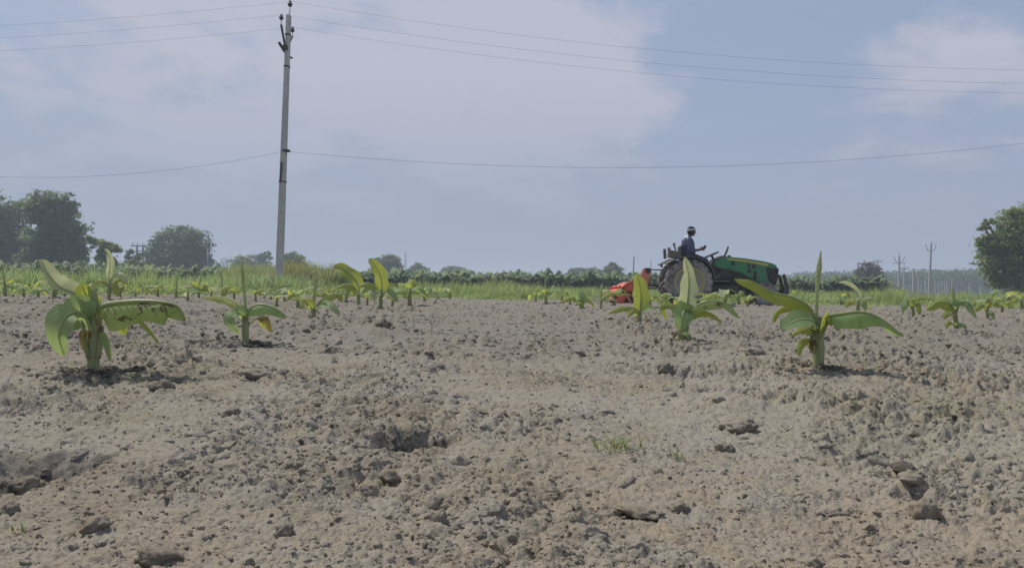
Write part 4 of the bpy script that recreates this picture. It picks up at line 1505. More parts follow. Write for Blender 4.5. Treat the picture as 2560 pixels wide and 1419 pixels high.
TREES = 'trees standing beyond the field'
b, L = pxl(20, 700, 112, [(-30, 560, 60, 50), (25, 525, 42, 40), (-10, 620, 60, 45), (40, 600, 38, 38, 1), (-60, 500, 50, 40), (20, 660, 60, 34), (55, 640, 26, 40)])
tree('broadleaf_tree', b, L, 7500, .30, 1, FOL_DARK, 'dark dense tree cut by the left picture edge', trunk_r=.4, group=TREES)
b, L = pxl(125, 700, 104, [(112, 515, 46, 34), (160, 520, 30, 34), (90, 535, 26, 26), (150, 575, 44, 42), (190, 590, 28, 40), (112, 610, 46, 44), (168, 640, 44, 44), (95, 655, 46, 40),
                           (198, 645, 24, 34), (135, 545, 40, 36, 1)])
tree('broadleaf_tree', b, L, 9500, .28, 2, FOL_DARK, 'tallest dark tree of the left group, rounded top', trunk_r=.42, group=TREES)
b, L = pxl(268, 700, 92, [(238, 603, 18, 14), (262, 615, 24, 15), (280, 622, 20, 12), (255, 640, 18, 14), (272, 655, 22, 18), (285, 672, 26, 22)])
tree('slender_tree', b, L, 2600, .20, 3, FOL_MID, 'small open tree leaning left, right of the tallest dark tree', trunk_r=.14, group=TREES)
b, L = pxl(450, 705, 150, [(450, 588, 46, 26), (415, 607, 36, 28), (488, 606, 36, 30), (392, 632, 30, 30), (505, 640, 24, 34), (450, 630, 56, 36), (410, 660, 46, 34), (475, 662, 52, 34), (380, 655, 18, 30),
                           (510, 668, 26, 26)])
tree('broadleaf_tree', b, L, 9000, .34, 4, FOL_DARK, 'round domed dark tree behind the street lamp', trunk_r=.5, group=TREES)
b, L = pxl(332, 700, 120, [(330, 640, 14, 12), (322, 634, 7, 9), (342, 650, 10, 14), (326, 662, 16, 18)])
tree('small_tree', b, L, 900, .22, 5, FOL_DARK, 'low tufted tree at the foot of the dark double post', trunk_r=.12, group=TREES)
b, L = pxl(342, 705, 74, [(340, 668, 36, 22), (318, 676, 26, 18), (365, 676, 24, 16), (340, 690, 40, 14)])
tree('leafy_shrub', b, L, 2400, .12, 6, FOL_LIGHT, 'pale rounded shrub below the dark double post', 'shrub', .05, group=TREES)
b, L = pxl(215, 700, 96, [(215, 672, 36, 18), (190, 682, 40, 14), (245, 682, 30, 16)])
tree('leafy_shrub', b, L, 1500, .2, 60, FOL_DARK, 'dark low bushes between the tallest dark tree and the small open tree', 'shrub', .06, group=TREES)
b, L = pxl(625, 706, 205, [(605, 662, 26, 20), (630, 655, 22, 18), (648, 668, 26, 18), (658, 640, 15, 9), (670, 634, 9, 5), (650, 652, 12, 10)])
tree('small_tree', b, L, 2600, .42, 7, FOL_DARK, 'low dark trees with a flat tuft on top, left of the concrete pole', trunk_r=.2, group=TREES)
b, L = pxl(735, 708, 175, [(728, 650, 24, 16), (742, 660, 22, 20), (720, 668, 24, 22), (755, 668, 14, 18)])
tree('broadleaf_tree', b, L, 2300, .38, 8, FOL_MID, 'bluish tree rising just right of the concrete pole', trunk_r=.2, group=TREES)
b, L = pxl(972, 712, 190, [(975, 652, 24, 14), (955, 660, 22, 15), (990, 662, 17, 18), (968, 672, 30, 16), (985, 678, 18, 10)])
tree('broadleaf_tree', b, L, 3200, .38, 9, FOL_DARK, 'dark flat topped tree behind the plantation, left of the picture centre', trunk_r=.25, group=TREES)
b, L = pxl(1045, 714, 230, [(1043, 670, 16, 10), (1055, 678, 14, 10), (1032, 680, 14, 9)])
tree('small_tree', b, L, 1200, .45, 10, FOL_DARK, 'small dark tree next to the thin far pole, left of the picture centre', trunk_r=.2, group=TREES)
b, L = pxl(1136, 716, 270, [(1130, 676, 20, 10), (1148, 680, 20, 10), (1115, 682, 14, 9)])
tree('small_tree', b, L, 1300, .5, 11, FOL_DARK, 'low bluish tree behind the plantation, nearest to the picture centre', trunk_r=.2, group=TREES)
b, L = pxl(1465, 720, 230, [(1455, 680, 26, 13), (1430, 688, 16, 10), (1490, 684, 22, 12)])
tree('small_tree', b, L, 2000, .45, 12, FOL_LIGHT, 'low pale green trees behind the plantation, left of the red tiller', trunk_r=.2, group=TREES)
b, L = pxl(1532, 720, 200, [(1530, 668, 15, 12), (1540, 676, 14, 14), (1524, 682, 18, 12), (1545, 690, 14, 12)])
tree('broadleaf_tree', b, L, 1900, .36, 13, FOL_DARK, 'upright dark tree rising behind the red tiller', trunk_r=.2, group=TREES)
b, L = pxl(2175, 735, 135, [(2172, 672, 24, 18), (2190, 684, 20, 18), (2155, 690, 20, 18), (2178, 704, 30, 18)])
tree('open_tree', b, L, 2600, .20, 14, FOL_BROWN, 'brownish thin leaved tree before the forest, by the crossed pole', trunk_r=.14, group=TREES)
b, L = pxl(2560, 738, 68, [(2535, 552, 40, 34), (2580, 545, 50, 40), (2500, 590, 32, 30), (2470, 560, 14, 14), (2560, 600, 60, 46), (2475, 612, 34, 28), (2455, 608, 20, 16), (2520, 640, 50, 46), (2480, 655, 34, 34),
                           (2600, 640, 60, 60), (2540, 690, 56, 38), (2500, 692, 34, 28), (2530, 530, 18, 12), (2640, 580, 50, 60), (2462, 570, 18, 10)])
tree('broadleaf_tree', b, L, 15000, .15, 15, FOL_MID, 'large glossy green tree cut by the right picture edge', trunk_r=.3, group=TREES)


b, L = pxl(745, 738, 30, [(732, 672, 30, 30), (757, 682, 30, 28), (715, 695, 22, 24), (782, 698, 24, 20), (740, 708, 46, 24), (737, 652, 20, 16)])
tree('leafy_shrub', b, L, 3000, .040, 61, FOL_OLIVE, 'rounded olive bush hugging the foot of the concrete pole on its right', 'shrub', .02, group=TREES)
b, L = pxl(645, 738, 32, [(640, 690, 36, 24), (615, 700, 28, 20), (665, 700, 24, 22), (640, 714, 50, 18)])
tree('leafy_shrub', b, L, 2200, .040, 62, FOL_OLIVE, 'low pale olive bush left of the concrete pole foot', 'shrub', .02, group=TREES)

# leafless tree
root = tag(empty('bare_tree', pix(570, 700, 150)), 'thin leafless tree left of the concrete pole', 'tree', TREES)
root.location.z = -.05
rnd = random.Random(5)
tb = MB()
tb.tube([(0, 0, -.3), (.1, 0, 1.6), (0, 0, 3.0)], [.12, .09, .07], 7)
tb.build('trunk', BARK, root, True)
bb = MB()


def branch(p, d, L, r, k):
    e = p + d * L
    bb.tube([p, p.lerp(e, .5) + Vector((rnd.uniform(-.1, .1) * L, 0, .05 * L)), e], [r, r * .8, r * .55], 5)
    if k > 0:
        for j in range(3):
            nd = (d + Vector((rnd.uniform(-.8, .8), rnd.uniform(-.5, .5), rnd.uniform(-.2, .6)))).normalized()
            branch(p.lerp(e, rnd.uniform(.5, 1)), nd, L * .68, r * .6, k - 1)


for dx in (-.6, -.1, .5):
    branch(Vector((0, 0, rnd.uniform(2.2, 3))), Vector((dx, .1, .85)).normalized(), 1.5, .055, 3)
bb.build('branches', BARK, root, True)


# feathery tall grass clumps about the concrete pole
def feather(px, py, Y, w_px, h_px, seed, label, n, mat=PLUME):
    b = pix(px, py, Y)
    b.z = -.1
    s = Y / FPX
    rs = np.random.RandomState(seed)
    V, F = [], []
    for i in range(n):
        a = rs.uniform(0, 6.28)
        r0 = rs.rand() ** .5 * .25 * w_px * s
        out = rs.rand() ** .7 * .5 * w_px * s
        h = h_px * s * rs.uniform(.45, 1.0) * (1 - .35 * (out / (.5 * w_px * s)) ** 2)
        k = len(V)
        c, q = math.cos(a), math.sin(a)
        ww = .019 * rs.uniform(.6, 1.4)
        b2 = rs.uniform(0, 6.28)
        for j in range(5):
            u = j / 4
            x, y, z = c * (r0 + out * u ** 1.6), q * (r0 + out * u ** 1.6), h * (u - .12 * u ** 3)
            v = ww * (1 - u) ** .5
            V.append((x - math.sin(b2) * v, y + math.cos(b2) * v, z))
            V.append((x + math.sin(b2) * v, y - math.cos(b2) * v, z))
        for j in range(4):
            F.append((k + 2 * j, k + 2 * j + 1, k + 2 * j + 3, k + 2 * j + 2))
        for m in range(5):                      # wisps
            u = rs.uniform(.35, .98)
            x, y, z = c * (r0 + out * u ** 1.6), q * (r0 + out * u ** 1.6), h * (u - .12 * u ** 3)
            dx, dy, dz = rs.normal(size=3) * .07 * h_px * s
            k = len(V)
            V += [(x, y, z - .006), (x, y, z + .006), (x + dx, y + dy, z + abs(dz) * .8)]
            F.append((k, k + 1, k + 2))
    o = pymesh('reed_clump', V, F, mat)
    o.location = b
    return tag(o, label, 'tall grass clump', 'feathery grass clumps round the concrete pole')


feather(632, 730, 30, 150, 106, 1, 'wide feathery grass clump left of the concrete pole', 2100)
feather(735, 735, 27, 110, 114, 2, 'dense feathery grass clump right against the concrete pole', 2300)
feather(810, 735, 33, 120, 106, 3, 'pale loose feathery grass clump, farther right of the concrete pole', 1300)
feather(688, 735, 29, 60, 72, 5, 'low grass clump round the foot of the concrete pole', 700)
feather(1245, 745, 36, 90, 66, 4, 'feathery grass clump at the end of the bare strip', 800)

# ------------------------------------------------------------------ forest far right
FOREST = foliage_material('forest_foliage', ((0.055, 0.12, 0.05), (0.085, 0.165, 0.07), (0.115, 0.20, 0.085)))
rs2 = np.random.RandomState(5)
Vl, Ql, vr, k0 = [], [], [], 0
TR = MB()
fp = []
for row in range(7):
    for i in range(120):
        u = (i + rs2.rand()) / 120
        px = 1985 + u * 760
        Y = 330 - 120 * u + row * 6 + rs2.uniform(-3, 3)
        fp.append((px, Y, row))
for (px, Y, row) in fp:
    b = pix(px, 720, Y)
    h = 9.4 * rs2.uniform(.9, 1.08)
    if row < 3:
        TR.tube([(b.x, b.y, -.5), (b.x + rs2.uniform(-.2, .2), b.y, h * .6)], [.14, .08], 5, False)
    m = 40
    P = rs2.normal(size=(m, 3)) * np.array([1.0, 1.0, 1.15])
    P[:, 2] = h * .74 + np.clip(P[:, 2], -3.4, 2.0)
    if row > 2:
        P[:24, 2] = h * rs2.uniform(.0, .6, 24)
    P[:, 0] += b.x
    P[:, 1] += b.y
    V, Q = leaf_quads(P, .55, rs2, np.tile(np.array([0, -.3, .7]), (m, 1)), .6)
    Vl.append(V)
    Ql.append(Q + k0)
    k0 += len(V)
    vr.append(np.clip(rs2.rand() * .6 + .4 * rs2.rand(m), 0, 1))
me = npmesh('forest', np.concatenate(Vl), np.concatenate(Ql))
vr = np.concatenate(vr)
at = me.attributes.new('vary', 'FLOAT', 'FACE')
at.data.foreach_set('value', vr.astype(np.float32)[:len(me.polygons)])
fo_ = link_mesh('forest', me, FOREST)
tag(fo_, 'long even band of planted forest far behind on the right', 'forest', kind='stuff')
TR.build('tree_stems', BARK, fo_)['kind'] = 'stuff'
# far tree line left and centre, low and blue
Vl, Ql, vr, k0 = [], [], [], 0
for i in range(420):
    px = -250 + 2050 * (i + rs2.rand()) / 420
    Y = 430 + rs2.uniform(0, 60)
    b = pix(px, 715, Y)
    h = 5.0 * (1 + .45 * float(perlin(np.array([px / 90.0]), np.array([.5]), 4)[0])) * rs2.uniform(.8, 1.1)
    m = 22
    P = rs2.normal(size=(m, 3)) * np.array([2.2, 1.5, .30 * h])
    P[:, 2] = np.clip(h * .55 + P[:, 2], .1, h)
    P[:, 0] += b.x
    P[:, 1] += b.y
    V, Q = leaf_quads(P, .9, rs2, np.tile(np.array([0, -.3, .7]), (m, 1)), .6)
    Vl.append(V)
    Ql.append(Q + k0)
    k0 += len(V)
    vr.append(rs2.rand(m))
me = npmesh('treeline', np.concatenate(Vl), np.concatenate(Ql))
at = me.attributes.new('vary', 'FLOAT', 'FACE')
at.data.foreach_set('value', np.concatenate(vr).astype(np.float32)[:len(me.polygons)])
tag(link_mesh('treeline', me, FOREST), 'low far tree line along the horizon', 'tree line', kind='stuff')

# ------------------------------------------------------------------ poles, posts and wires
t = NT('concrete')
g = t.node('ShaderNodeTexCoord').outputs['Object']
mp = t.node('ShaderNodeMapping')
mp.inputs['Scale'].default_value = (6, 6, .7)
t.l.new(g, mp.inputs[0])
c = t.mix(t.rng(t.noise(mp.outputs[0], 1.4, 6, .65), .36, .66), (.60, .565, .51), (.44, .42, .385))
c = t.mix(t.rng(t.noise(g, 9, 4, .6), .55, .72, 0, .6), c, (.17, .155, .14))
CONC = t.done(t.bsdf(c, .9, .15, 0, t.noise(g, 30, 4), .4, .02))
STEEL = dusty('galvanised_steel', (.20, .20, .205), (.14, .11, .09), .5, .55, .4, 6, .6)
INSUL = dusty('insulator_glaze', (.035, .025, .022), (.1, .09, .08), .4, .3, .5, 8)
WIRE = dusty('wire_metal', (.16, .165, .175), (.1, .1, .1), .3, .6, .3, 3)
RUST = dusty('dark_iron', (.055, .048, .045), (.12, .09, .07), .5, .7, .3, 4)


def rect_pole(mb, P0, P1, w0, d0, w1, d1):
    P0, P1 = Vector(P0), Vector(P1)
    V = []
    for P, w, d in ((P0, w0, d0), (P1, w1, d1)):
        for sx, sy in ((-1, -1), (1, -1), (1, 1), (-1, 1)):
            V.append((P.x + sx * w / 2, P.y + sy * d / 2, P.z))
    vs = mb.add(V, [(0, 1, 2, 3), (4, 7, 6, 5), (0, 4, 5, 1), (1, 5, 6, 2), (2, 6, 7, 3), (3, 7, 4, 0)])
    return mb


def pin_insulator(parent, p, k=1.0):
    """petticoat insulator on its steel pin"""
    o = MB().tube([p, p + Vector((0, 0, .20 * k))], .011 * k, 6).build('pin', STEEL, parent)
    q = MB()
    prof = [(.0, .15), (.045, .15), (.062, .17), (.040, .19), (.068, .20), (.074, .225), (.045, .245), (.040, .27), (.028, .285), (.038, .30), (.028, .32), (0.0, .325)]
    n = 14
    rings = [[q.bm.verts.new((p.x + r * k * math.cos(2 * math.pi * i / n), p.y + r * k * math.sin(2 * math.pi * i / n), p.z + z * k)) for i in range(n)] for r, z in prof]
    for i in range(len(rings) - 1):
        for j in range(n):
            q.bm.faces.new((rings[i][j], rings[i][(j + 1) % n], rings[i + 1][(j + 1) % n], rings[i + 1][j]))
    q.build('insulator', INSUL, parent, True)


PY = 25.0
pb = pix(696, 757, PY)
pt = pix(722, 38, PY)
pole = tag(empty('power_pole', pb), 'tall leaning concrete power pole carrying the wires, left of the centre', 'power pole')
d = pt - pb
MBp = MB()
rect_pole(MBp, d.normalized() * -.4, d, .215, .24, .125, .17)
bmesh.ops.bevel(MBp.bm, geom=list(MBp.bm.edges), offset=.012, segments=1, affect='EDGES')
MBp.build('shaft', CONC, pole)
for f in (.42, .93, .82):                       # iron bands
    q = d * f
    w = .215 + (.125 - .215) * f
    MB().box(q, (w + .018, .24 - .07 * f + .018, .05)).build('band', STEEL if f < .8 else RUST, pole)
clamp = pix(714, 122, PY) - pb
near_t = pix(703, 62, 24.4) - pb
far_t = pix(731, 92, 25.6) - pb
for tipp in (near_t, far_t):
    MB().tube([clamp, clamp.lerp(tipp, .35) + Vector((0, 0, -.02)), tipp], .035, 6).build('cross_arm', RUST, pole, False)
    pin_insulator(pole, tipp)
MB().tube([pix(697, 106, 24.72) - pb, clamp + Vector((0, 0, -.12))], [.045, .05], 6).build('brace', RUST, pole)
MB().tube([pix(731, 146, 25.2) - pb, clamp + Vector((0, 0, -.2))], [.03, .04], 6).build('brace', RUST, pole)
MB().box(clamp, (.18, .24, .16)).build('clamp', RUST, pole)
MB().tube([d + Vector((0, 0, -.1)), pix(725, 26, PY) - pb], .014, 6).build('top_pin', STEEL, pole)
pin_insulator(pole, pix(725, 22, PY) - pb - Vector((0, 0, .10)), 1.1)
MB().box(pix(716, 377, PY - .05) - pb, (.2, .22, .06)).build('band', RUST, pole)
MB().tube([pix(700, 455, PY - .14) - pb, pix(704, 405, PY - .14) - pb], .03, 6).build('conduit', RUST, pole)


def wire(A, sag, label, spanR=46.0, spanL=40.0, r=.0031):
    pts = []
    n = 26
    for i in range(n, 0, -1):
        s = 1.0 * i / n
        pts.append(A + Vector((-spanL * s, 0, -4 * sag * .72 * s * (1 - s))))
    for i in range(n + 1):
        s = i / n
        pts.append(A + Vector((spanR * s, 0, -4 * sag * s * (1 - s))))
    return tag(MB().tube(pts, r, 5).build('overhead_wire', WIRE, None, True), label, 'wire', 'wires strung from the concrete pole')


wire(pix(726, 4, PY), 1.80, 'top overhead wire from the tip of the concrete pole')
wire(near_t + pb + Vector((0, 0, .30)), 1.75, 'second overhead wire on the near arm of the concrete pole')
wire(far_t + pb + Vector((0, 0, .30)), 1.75, 'third overhead wire on the far arm of the concrete pole')
A = pix(711, 378, PY)
pts = [A + Vector((s, 0, .23 * s + .0139 * s * s)) for s in np.linspace(-13, 0, 16)][:-1] + [A + Vector((s, 0, -.0834 * s + .00473 * s * s)) for s in np.linspace(0, 32, 28)]
tag(MB().tube(pts, .0045, 5).build('overhead_wire', WIRE, None, True), 'low slack cable tied to the concrete pole at mid height', 'wire', 'wires strung from the concrete pole')

POSTG = 'far poles and posts'
BLUEC = dusty('far_concrete', (.40, .39, .375), (.3, .28, .25), .4, .85, .2, 1)


def far_pole(px0, px1, top, Y, w, label, arms=None, mat=None):
    b = pix(px0, 730, Y)
    b.z = -.1
    tp = pix(px1, top, Y) - b
    r = tag(empty('far_pole', b), label, 'pole', POSTG)
    q = MB()
    rect_pole(q, (0, 0, -.3), tp, w, w, w * .65, w * .65)
    q.build('shaft', mat or BLUEC, r)
    if arms == 'v':
        k = tp.lerp(Vector((0, 0, 0)), .13)
        for sg in (-1, 1):
            e = k + Vector((sg * .82, .1 * sg, .62))
            MB().tube([k, k + Vector((sg * .45, 0, .12)), e], .05, 5).build('cross_arm', STEEL, r)
            pin_insulator(r, e, 1.2)
        pin_insulator(r, tp, 1.3)
    elif arms == 'x':
        k = tp.lerp(Vector((0, 0, 0)), .03)
        MB().box(k + Vector((0, 0, -.15)), (2.0, .12, .13)).build('cross_arm', RUST, r)
        for sg in (-1, -.45, .45, 1):
            pin_insulator(r, k + Vector((sg * .9, 0, -.1)), 1.3)
        pin_insulator(r, tp, 1.3)
    elif arms == 'vx':
        k = tp.lerp(Vector((0, 0, 0)), .16)
        for sg in (-1, 1):
            e = k + Vector((sg * 1.0, 0, .9))
            MB().tube([k, k + Vector((sg * .5, 0, .2)), e], .055, 5).build('cross_arm', STEEL, r)
            pin_insulator(r, e, 1.2)
        MB().box(k + Vector((0, 0, -.1)), (2.4, .1, .1)).build('cross_arm', STEEL, r)
        pin_insulator(r, tp, 1.5)
    return r


far_pole(2322, 2328, 610, 125, .32, 'tallest far pole with a forked top, before the forest on the right', 'v')
far_pole(2247, 2248, 640, 150, .36, 'far pole with a spread six pointed top, left of the tallest far pole', 'vx')
far_pole(2191, 2194, 650, 175, .30, 'far pole with a crossed top standing in the brownish tree', 'x')
far_pole(2262, 2260, 668, 165, .32, 'grey far post close right of the six pointed pole', 'x')
far_pole(2150, 2144, 656, 150, .26, 'thin leaning far pole left of the brownish tree')
far_pole(2285, 2284, 671, 125, .38, 'thick pale far post left of the tallest far pole')
far_pole(2297, 2297, 690, 140, .26, 'short pale post just right of the thick pale post')
far_pole(2316, 2314, 690, 150, .30, 'pale post just left of the tallest far pole')
far_pole(2339, 2338, 697, 155, .22, 'first thin post right of the tallest far pole')
far_pole(2347, 2347, 703, 165, .22, 'second thin post right of the tallest far pole')
far_pole(2355, 2356, 702, 165, .22, 'third thin post right of the tallest far pole')
far_pole(2362, 2362, 699, 160, .22, 'fourth thin post right of the tallest far pole')
far_pole(2369, 2368, 693, 150, .24, 'fifth post right of the tallest far pole, taller than the four thin ones')
far_pole(2381, 2380, 698, 150, .24, 'sixth post right of the tallest far pole, last of the close row')
far_pole(2425, 2424, 706, 160, .22, 'lone thin post between the close row of posts and the right tree')
far_pole(2451, 2451, 712, 165, .22, 'thin post next to the lone thin post, nearer the right tree')
far_pole(2477, 2482, 700, 150, .20, 'post leaning right beside the right tree')
far_pole(2501, 2500, 712, 150, .24, 'short post at the foot of the right tree')
far_pole(1016, 1014, 632, 185, .22, 'thin pale far pole left of the picture centre', None)
far_pole(1582, 1585, 640, 160, .26, 'thin dark far pole behind the red tiller', None, RUST)
far_pole(1628, 1627, 650, 190, .22, 'faint thin far pole above the tiller top link', None)
far_pole(590, 590, 690, 120, .18, 'short thin post left of the feathery grass', None)

# street lamp
Y = 120
b = pix(520, 715, Y)
b.z = -.1
lamp = tag(empty('street_lamp', b), 'pale street lamp with curved arm in front of the round domed tree', 'street lamp')
top = pix(519, 622, Y) - b
MB().tube([(0, 0, -.3), top * .5, top], [.15, .12, .1], 8).build('post', BLUEC, lamp, True)
MB().tube([top, top + Vector((-.15, 0, .35)), top + Vector((-.6, 0, .52)), top + Vector((-1.1, 0, .5))], [.09, .07, .06, .06], 7).build('arm', BLUEC, lamp, True)
MB().box(top + Vector((-1.35, 0, .47)), (.6, .24, .12), bev=.03).build('lamp_head', BLUEC, lamp)
# double post with transformer beams
Y = 150
b = pix(346, 705, Y)
b.z = -.1
hp = tag(empty('double_post', b), 'dark double post with cross beams between the left trees', 'double post')
a1, a2 = pix(343, 614, Y) - b, pix(358, 616, Y) - b
for q in (a1, a2):
    z = MB()
    rect_pole(z, (q.x, 0, -.3), q, .26, .26, .2, .2)
    z.build('post', RUST, hp)
MB().box((a1 + a2) / 2 + Vector((-.35, 0, .05)), (2.7, .2, .2)).build('beam', RUST, hp)
MB().box((a1 + a2) / 2 + Vector((.1, 0, -.95)), (1.7, .18, .18)).build('beam', RUST, hp)
MB().box((a1 + a2) / 2 + Vector((.1, -.1, -1.65)), (1.3, .6, .75), bev=.05).build('transformer', RUST, hp)
for sg in (-1.4, -.5, .5):
    pin_insulator(hp, (a1 + a2) / 2 + Vector((sg, 0, .12)), 1.6)

# ------------------------------------------------------------------ the tractor
TY = 20.0
tr0 = pix(1720, 764, TY)
TROOT = Vector((tr0.x, TY + 0.50, tr0.z))
YAW = 0.0
DUST = (.30, .265, .225)
GREEN = dusty('tractor_green', (.036, .215, .085), (.24, .28, .18), .35, .35, .5, 2.2)
GREEN2 = dusty('fender_green', (.022, .085, .035), DUST, .75, .5, .4, 2.5)
YELLOW = dusty('tractor_yellow', (.60, .50, .06), DUST, .35, .4, .4, 5)
RIMY = dusty('rim_yellow', (.52, .46, .14), (.45, .41, .3), .75, .55, .3, 3)
RIMD = dusty('rim_dusty', (.36, .345, .30), (.42, .39, .35), .85, .8, .2, 3)
TYRE = dusty('tyre_rubber', (.085, .08, .075), (.46, .43, .38), .92, .8, .2, 2.5)
BLACK = dusty('black_iron', (.028, .027, .026), (.20, .18, .15), .7, .6, .3, 4)
PLAST = dusty('black_plastic', (.022, .022, .024), (.12, .11, .10), .35, .5, .4, 5)
RED = dusty('tiller_red', (.62, .095, .045), (.46, .26, .18), .45, .45, .4, 3)
REDP = dusty('tiller_red_faded', (.70, .20, .12), (.58, .36, .27), .6, .5, .4, 3)
GREY = dusty('worn_steel', (.20, .19, .18), DUST, .5, .55, .4, 4, .3)
BOXB = dusty('dusty_box', (.16, .125, .10), DUST, .7, .8, .2, 3)
t = NT('lamp_glass')
LGLASS = t.done(t.bsdf((.55, .56, .55), .15, .5))

tractor = tag(empty('tractor', TROOT, (0, 0, YAW)), 'green tractor with yellow striped hood working at the far side of the field', 'tractor')


def tyre(parent, c, Rr, w, rim, nl, lugh, name='tyre'):
    hw = w / 2
    mb = MB()
    Rt = Rr - lugh
    prof = [(Rt, -hw * .55), (Rt, 0), (Rt, hw * .55), (Rt - .012, hw * .9), (Rt - .05, hw), ((Rt + rim) / 2, hw * 1.04), (rim + .03, hw * .92), (rim, hw * .8),
            (rim, -hw * .8), (rim + .03, -hw * .92), ((Rt + rim) / 2, -hw * 1.04), (Rt - .05, -hw), (Rt - .012, -hw * .9)]
    mb.lathe_y(prof, c, 48, True)
    for i in range(nl):
        for sg in (-1, 1):
            th = 2 * math.pi * (i + (.5 if sg > 0 else 0)) / nl
            dth = .30 * 2 * math.pi / nl
            sw = 2 * math.pi / nl * 1.1
            pts = []
            for (y, tt) in ((0.01 * sg, 0), (hw * 1.0 * sg, sw)):
                for rr in (Rt - .03 - (.03 if tt else 0), Rr - (.012 if tt else 0)):
                    for s in (-1, 1):
                        a = th + tt + s * dth * (.85 if rr > Rt else 1.1)
                        pts.append((c[0] + rr * math.cos(a), c[1] + y, c[2] + rr * math.sin(a)))
            mb.add(pts, [(0, 1, 3, 2), (4, 6, 7, 5), (0, 4, 5, 1), (2, 3, 7, 6), (0, 2, 6, 4), (1, 5, 7, 3)])
    return mb.build(name, TYRE, parent, True, 35)


def wheel(x, y, Rr, w, rim, nl, lugh, side):
    wr = empty('wheel', (x, y, Rr))
    wr.parent = tractor
    tyre(wr, (0, 0, 0), Rr, w, rim, nl, lugh)
    hw = w / 2
    s = side
    MB().lathe_y([(rim + .012, s * hw * .86), (rim - .012, s * hw * .88), (rim - .025, s * hw * .5), (rim - .055, s * hw * .2), (rim - .03, -s * hw * .5), (rim + .012, -s * hw * .86)], (0, 0, 0), 40).build(
        'rim', RIMY if Rr > .4 else RIMD, wr, True, 40)
    d = MB().lathe_y([(rim - .05, s * hw * .22), (rim * .72, s * hw * .02), (rim * .5, s * hw * .12), (rim * .42, s * hw * .4), (0.02, s * hw * .42), (0.001, s * hw * .42)], (0, 0, 0), 36)
    for k in range(8):
        a = k * math.pi / 4
        d.box((math.cos(a) * rim * .62, s * hw * .10, math.sin(a) * rim * .62), (.03, .03, .03))
    d.build('wheel_disc', RIMD, wr, True, 40)
    return wr


for sg in (-1, 1):
    wheel(0, .50 * sg, .590, .33, .37, 19, .060, sg)
    wheel(1.95, .47 * sg, .315, .22, .18, 16, .026, sg)
hood = [(.70, 1.0), (.69, 1.10), (.82, 1.20), (1.06, 1.255), (1.45, 1.228), (1.95, 1.158), (2.22, 1.10), (2.325, 1.02), (2.318, .76), (2.26, .53), (2.12, .49), (1.88, .55), (1.66, .70),
        (1.42, .82), (1.1, .92), (.84, .955)]
MB().prism(hood, -.29, .29, .035).build('hood', GREEN, tractor, True, 40)
for sg in (-1, 1):
    y0, y1 = sorted((sg * .285, sg * .296))
    MB().prism([(1.03, 1.218), (1.45, 1.185), (1.95, 1.112), (2.08, 1.088), (2.05, 1.035), (1.5, 1.128), (1.03, 1.175)], y0, y1, .002).build('stripe', YELLOW, tractor)
    for (x, z, w, h) in ((1.17, 1.085, .085, .10), (1.575, 1.04, .075, .09), (1.70, 1.02, .09, .10), (1.59, .90, .085, .10), (1.735, .80, .085, .21)):
        MB().prism([(x - w / 2, z - h / 2 + .01), (x + w / 2, z - h / 2 - .01), (x + w / 2, z + h / 2 - .01), (x - w / 2, z + h / 2 + .01)], y0 - .0 if sg > 0 else y0, y1, .002).build('vent', PLAST, tractor)
    y0, y1 = sorted((sg * .27, sg * .299))
    g_ = MB().prism([(2.00, 1.0), (2.335, .985), (2.325, .76), (2.265, .545), (2.15, .56), (2.06, .72)], y0, y1, .006).build('side_grille', PLAST, tractor)
    for k in range(7):
        z = .60 + k * .052
        MB().box((2.17 + .012 * k, sg * .301, z), (.20, .006, .012)).build('grille_slat', BLACK, g_)
fg = MB().prism([(2.318, .98), (2.340, .975), (2.330, .76), (2.272, .56), (2.255, .565), (2.308, .76)], -.26, .26, .004).build('front_grille', PLAST, tractor)
for sg in (-1, 1):
    MB().box((2.335, sg * .16, .86), (.02, .16, .10), bev=.008).build('headlight', LGLASS, tractor)
MB().prism([(.74, .40), (.74, .98), (1.1, .95), (1.5, .82), (1.75, .66), (1.95, .56), (2.15, .52), (2.15, .40)], -.19, .19, .02).build('engine', BLACK, tractor)
eng = MB()
for k in range(9):
    eng.box((.95 + k * .1, -.20 - .03 * (k % 2), .62 + .06 * math.sin(k * 2.3)), (.07, .08, .16 - .02 * (k % 3)), bev=.01)
eng.tube([(.85, -.24, .58), (1.2, -.26, .62), (1.6, -.24, .55)], .022, 7)
eng.tube([(1.0, -.23, .8), (1.1, -.27, .7), (1.3, -.25, .68)], .018, 7)
eng.build('engine_fittings', BLACK, tractor)
MB().prism([(-.28, .42), (-.28, .86), (.1, .90), (.45, .72), (.8, .66), (.8, .40)], -.17, .17, .02).build('gearbox', BLACK, tractor)
MB().tube([(0, -.6, .585), (0, .6, .585)], .075, 12).build('rear_axle', BLACK, tractor, True, 40)
MB().tube([(1.95, -.46, .315), (1.95, .46, .315)], .045, 10).build('front_axle', BLACK, tractor, True, 40)
MB().box((1.95, 0, .40), (.24, .22, .20), bev=.02).build('axle_mount', BLACK, tractor)
fend = [(.605, .54), (.63, .75), (.565, .96), (.42, 1.12), (.2, 1.215), (-.05, 1.245), (-.14, 1.235), (-.36, 1.18), (-.57, 1.06)]
fin = [(x * .955 + .0, .585 + (z - .585) * .955) for x, z in fend]
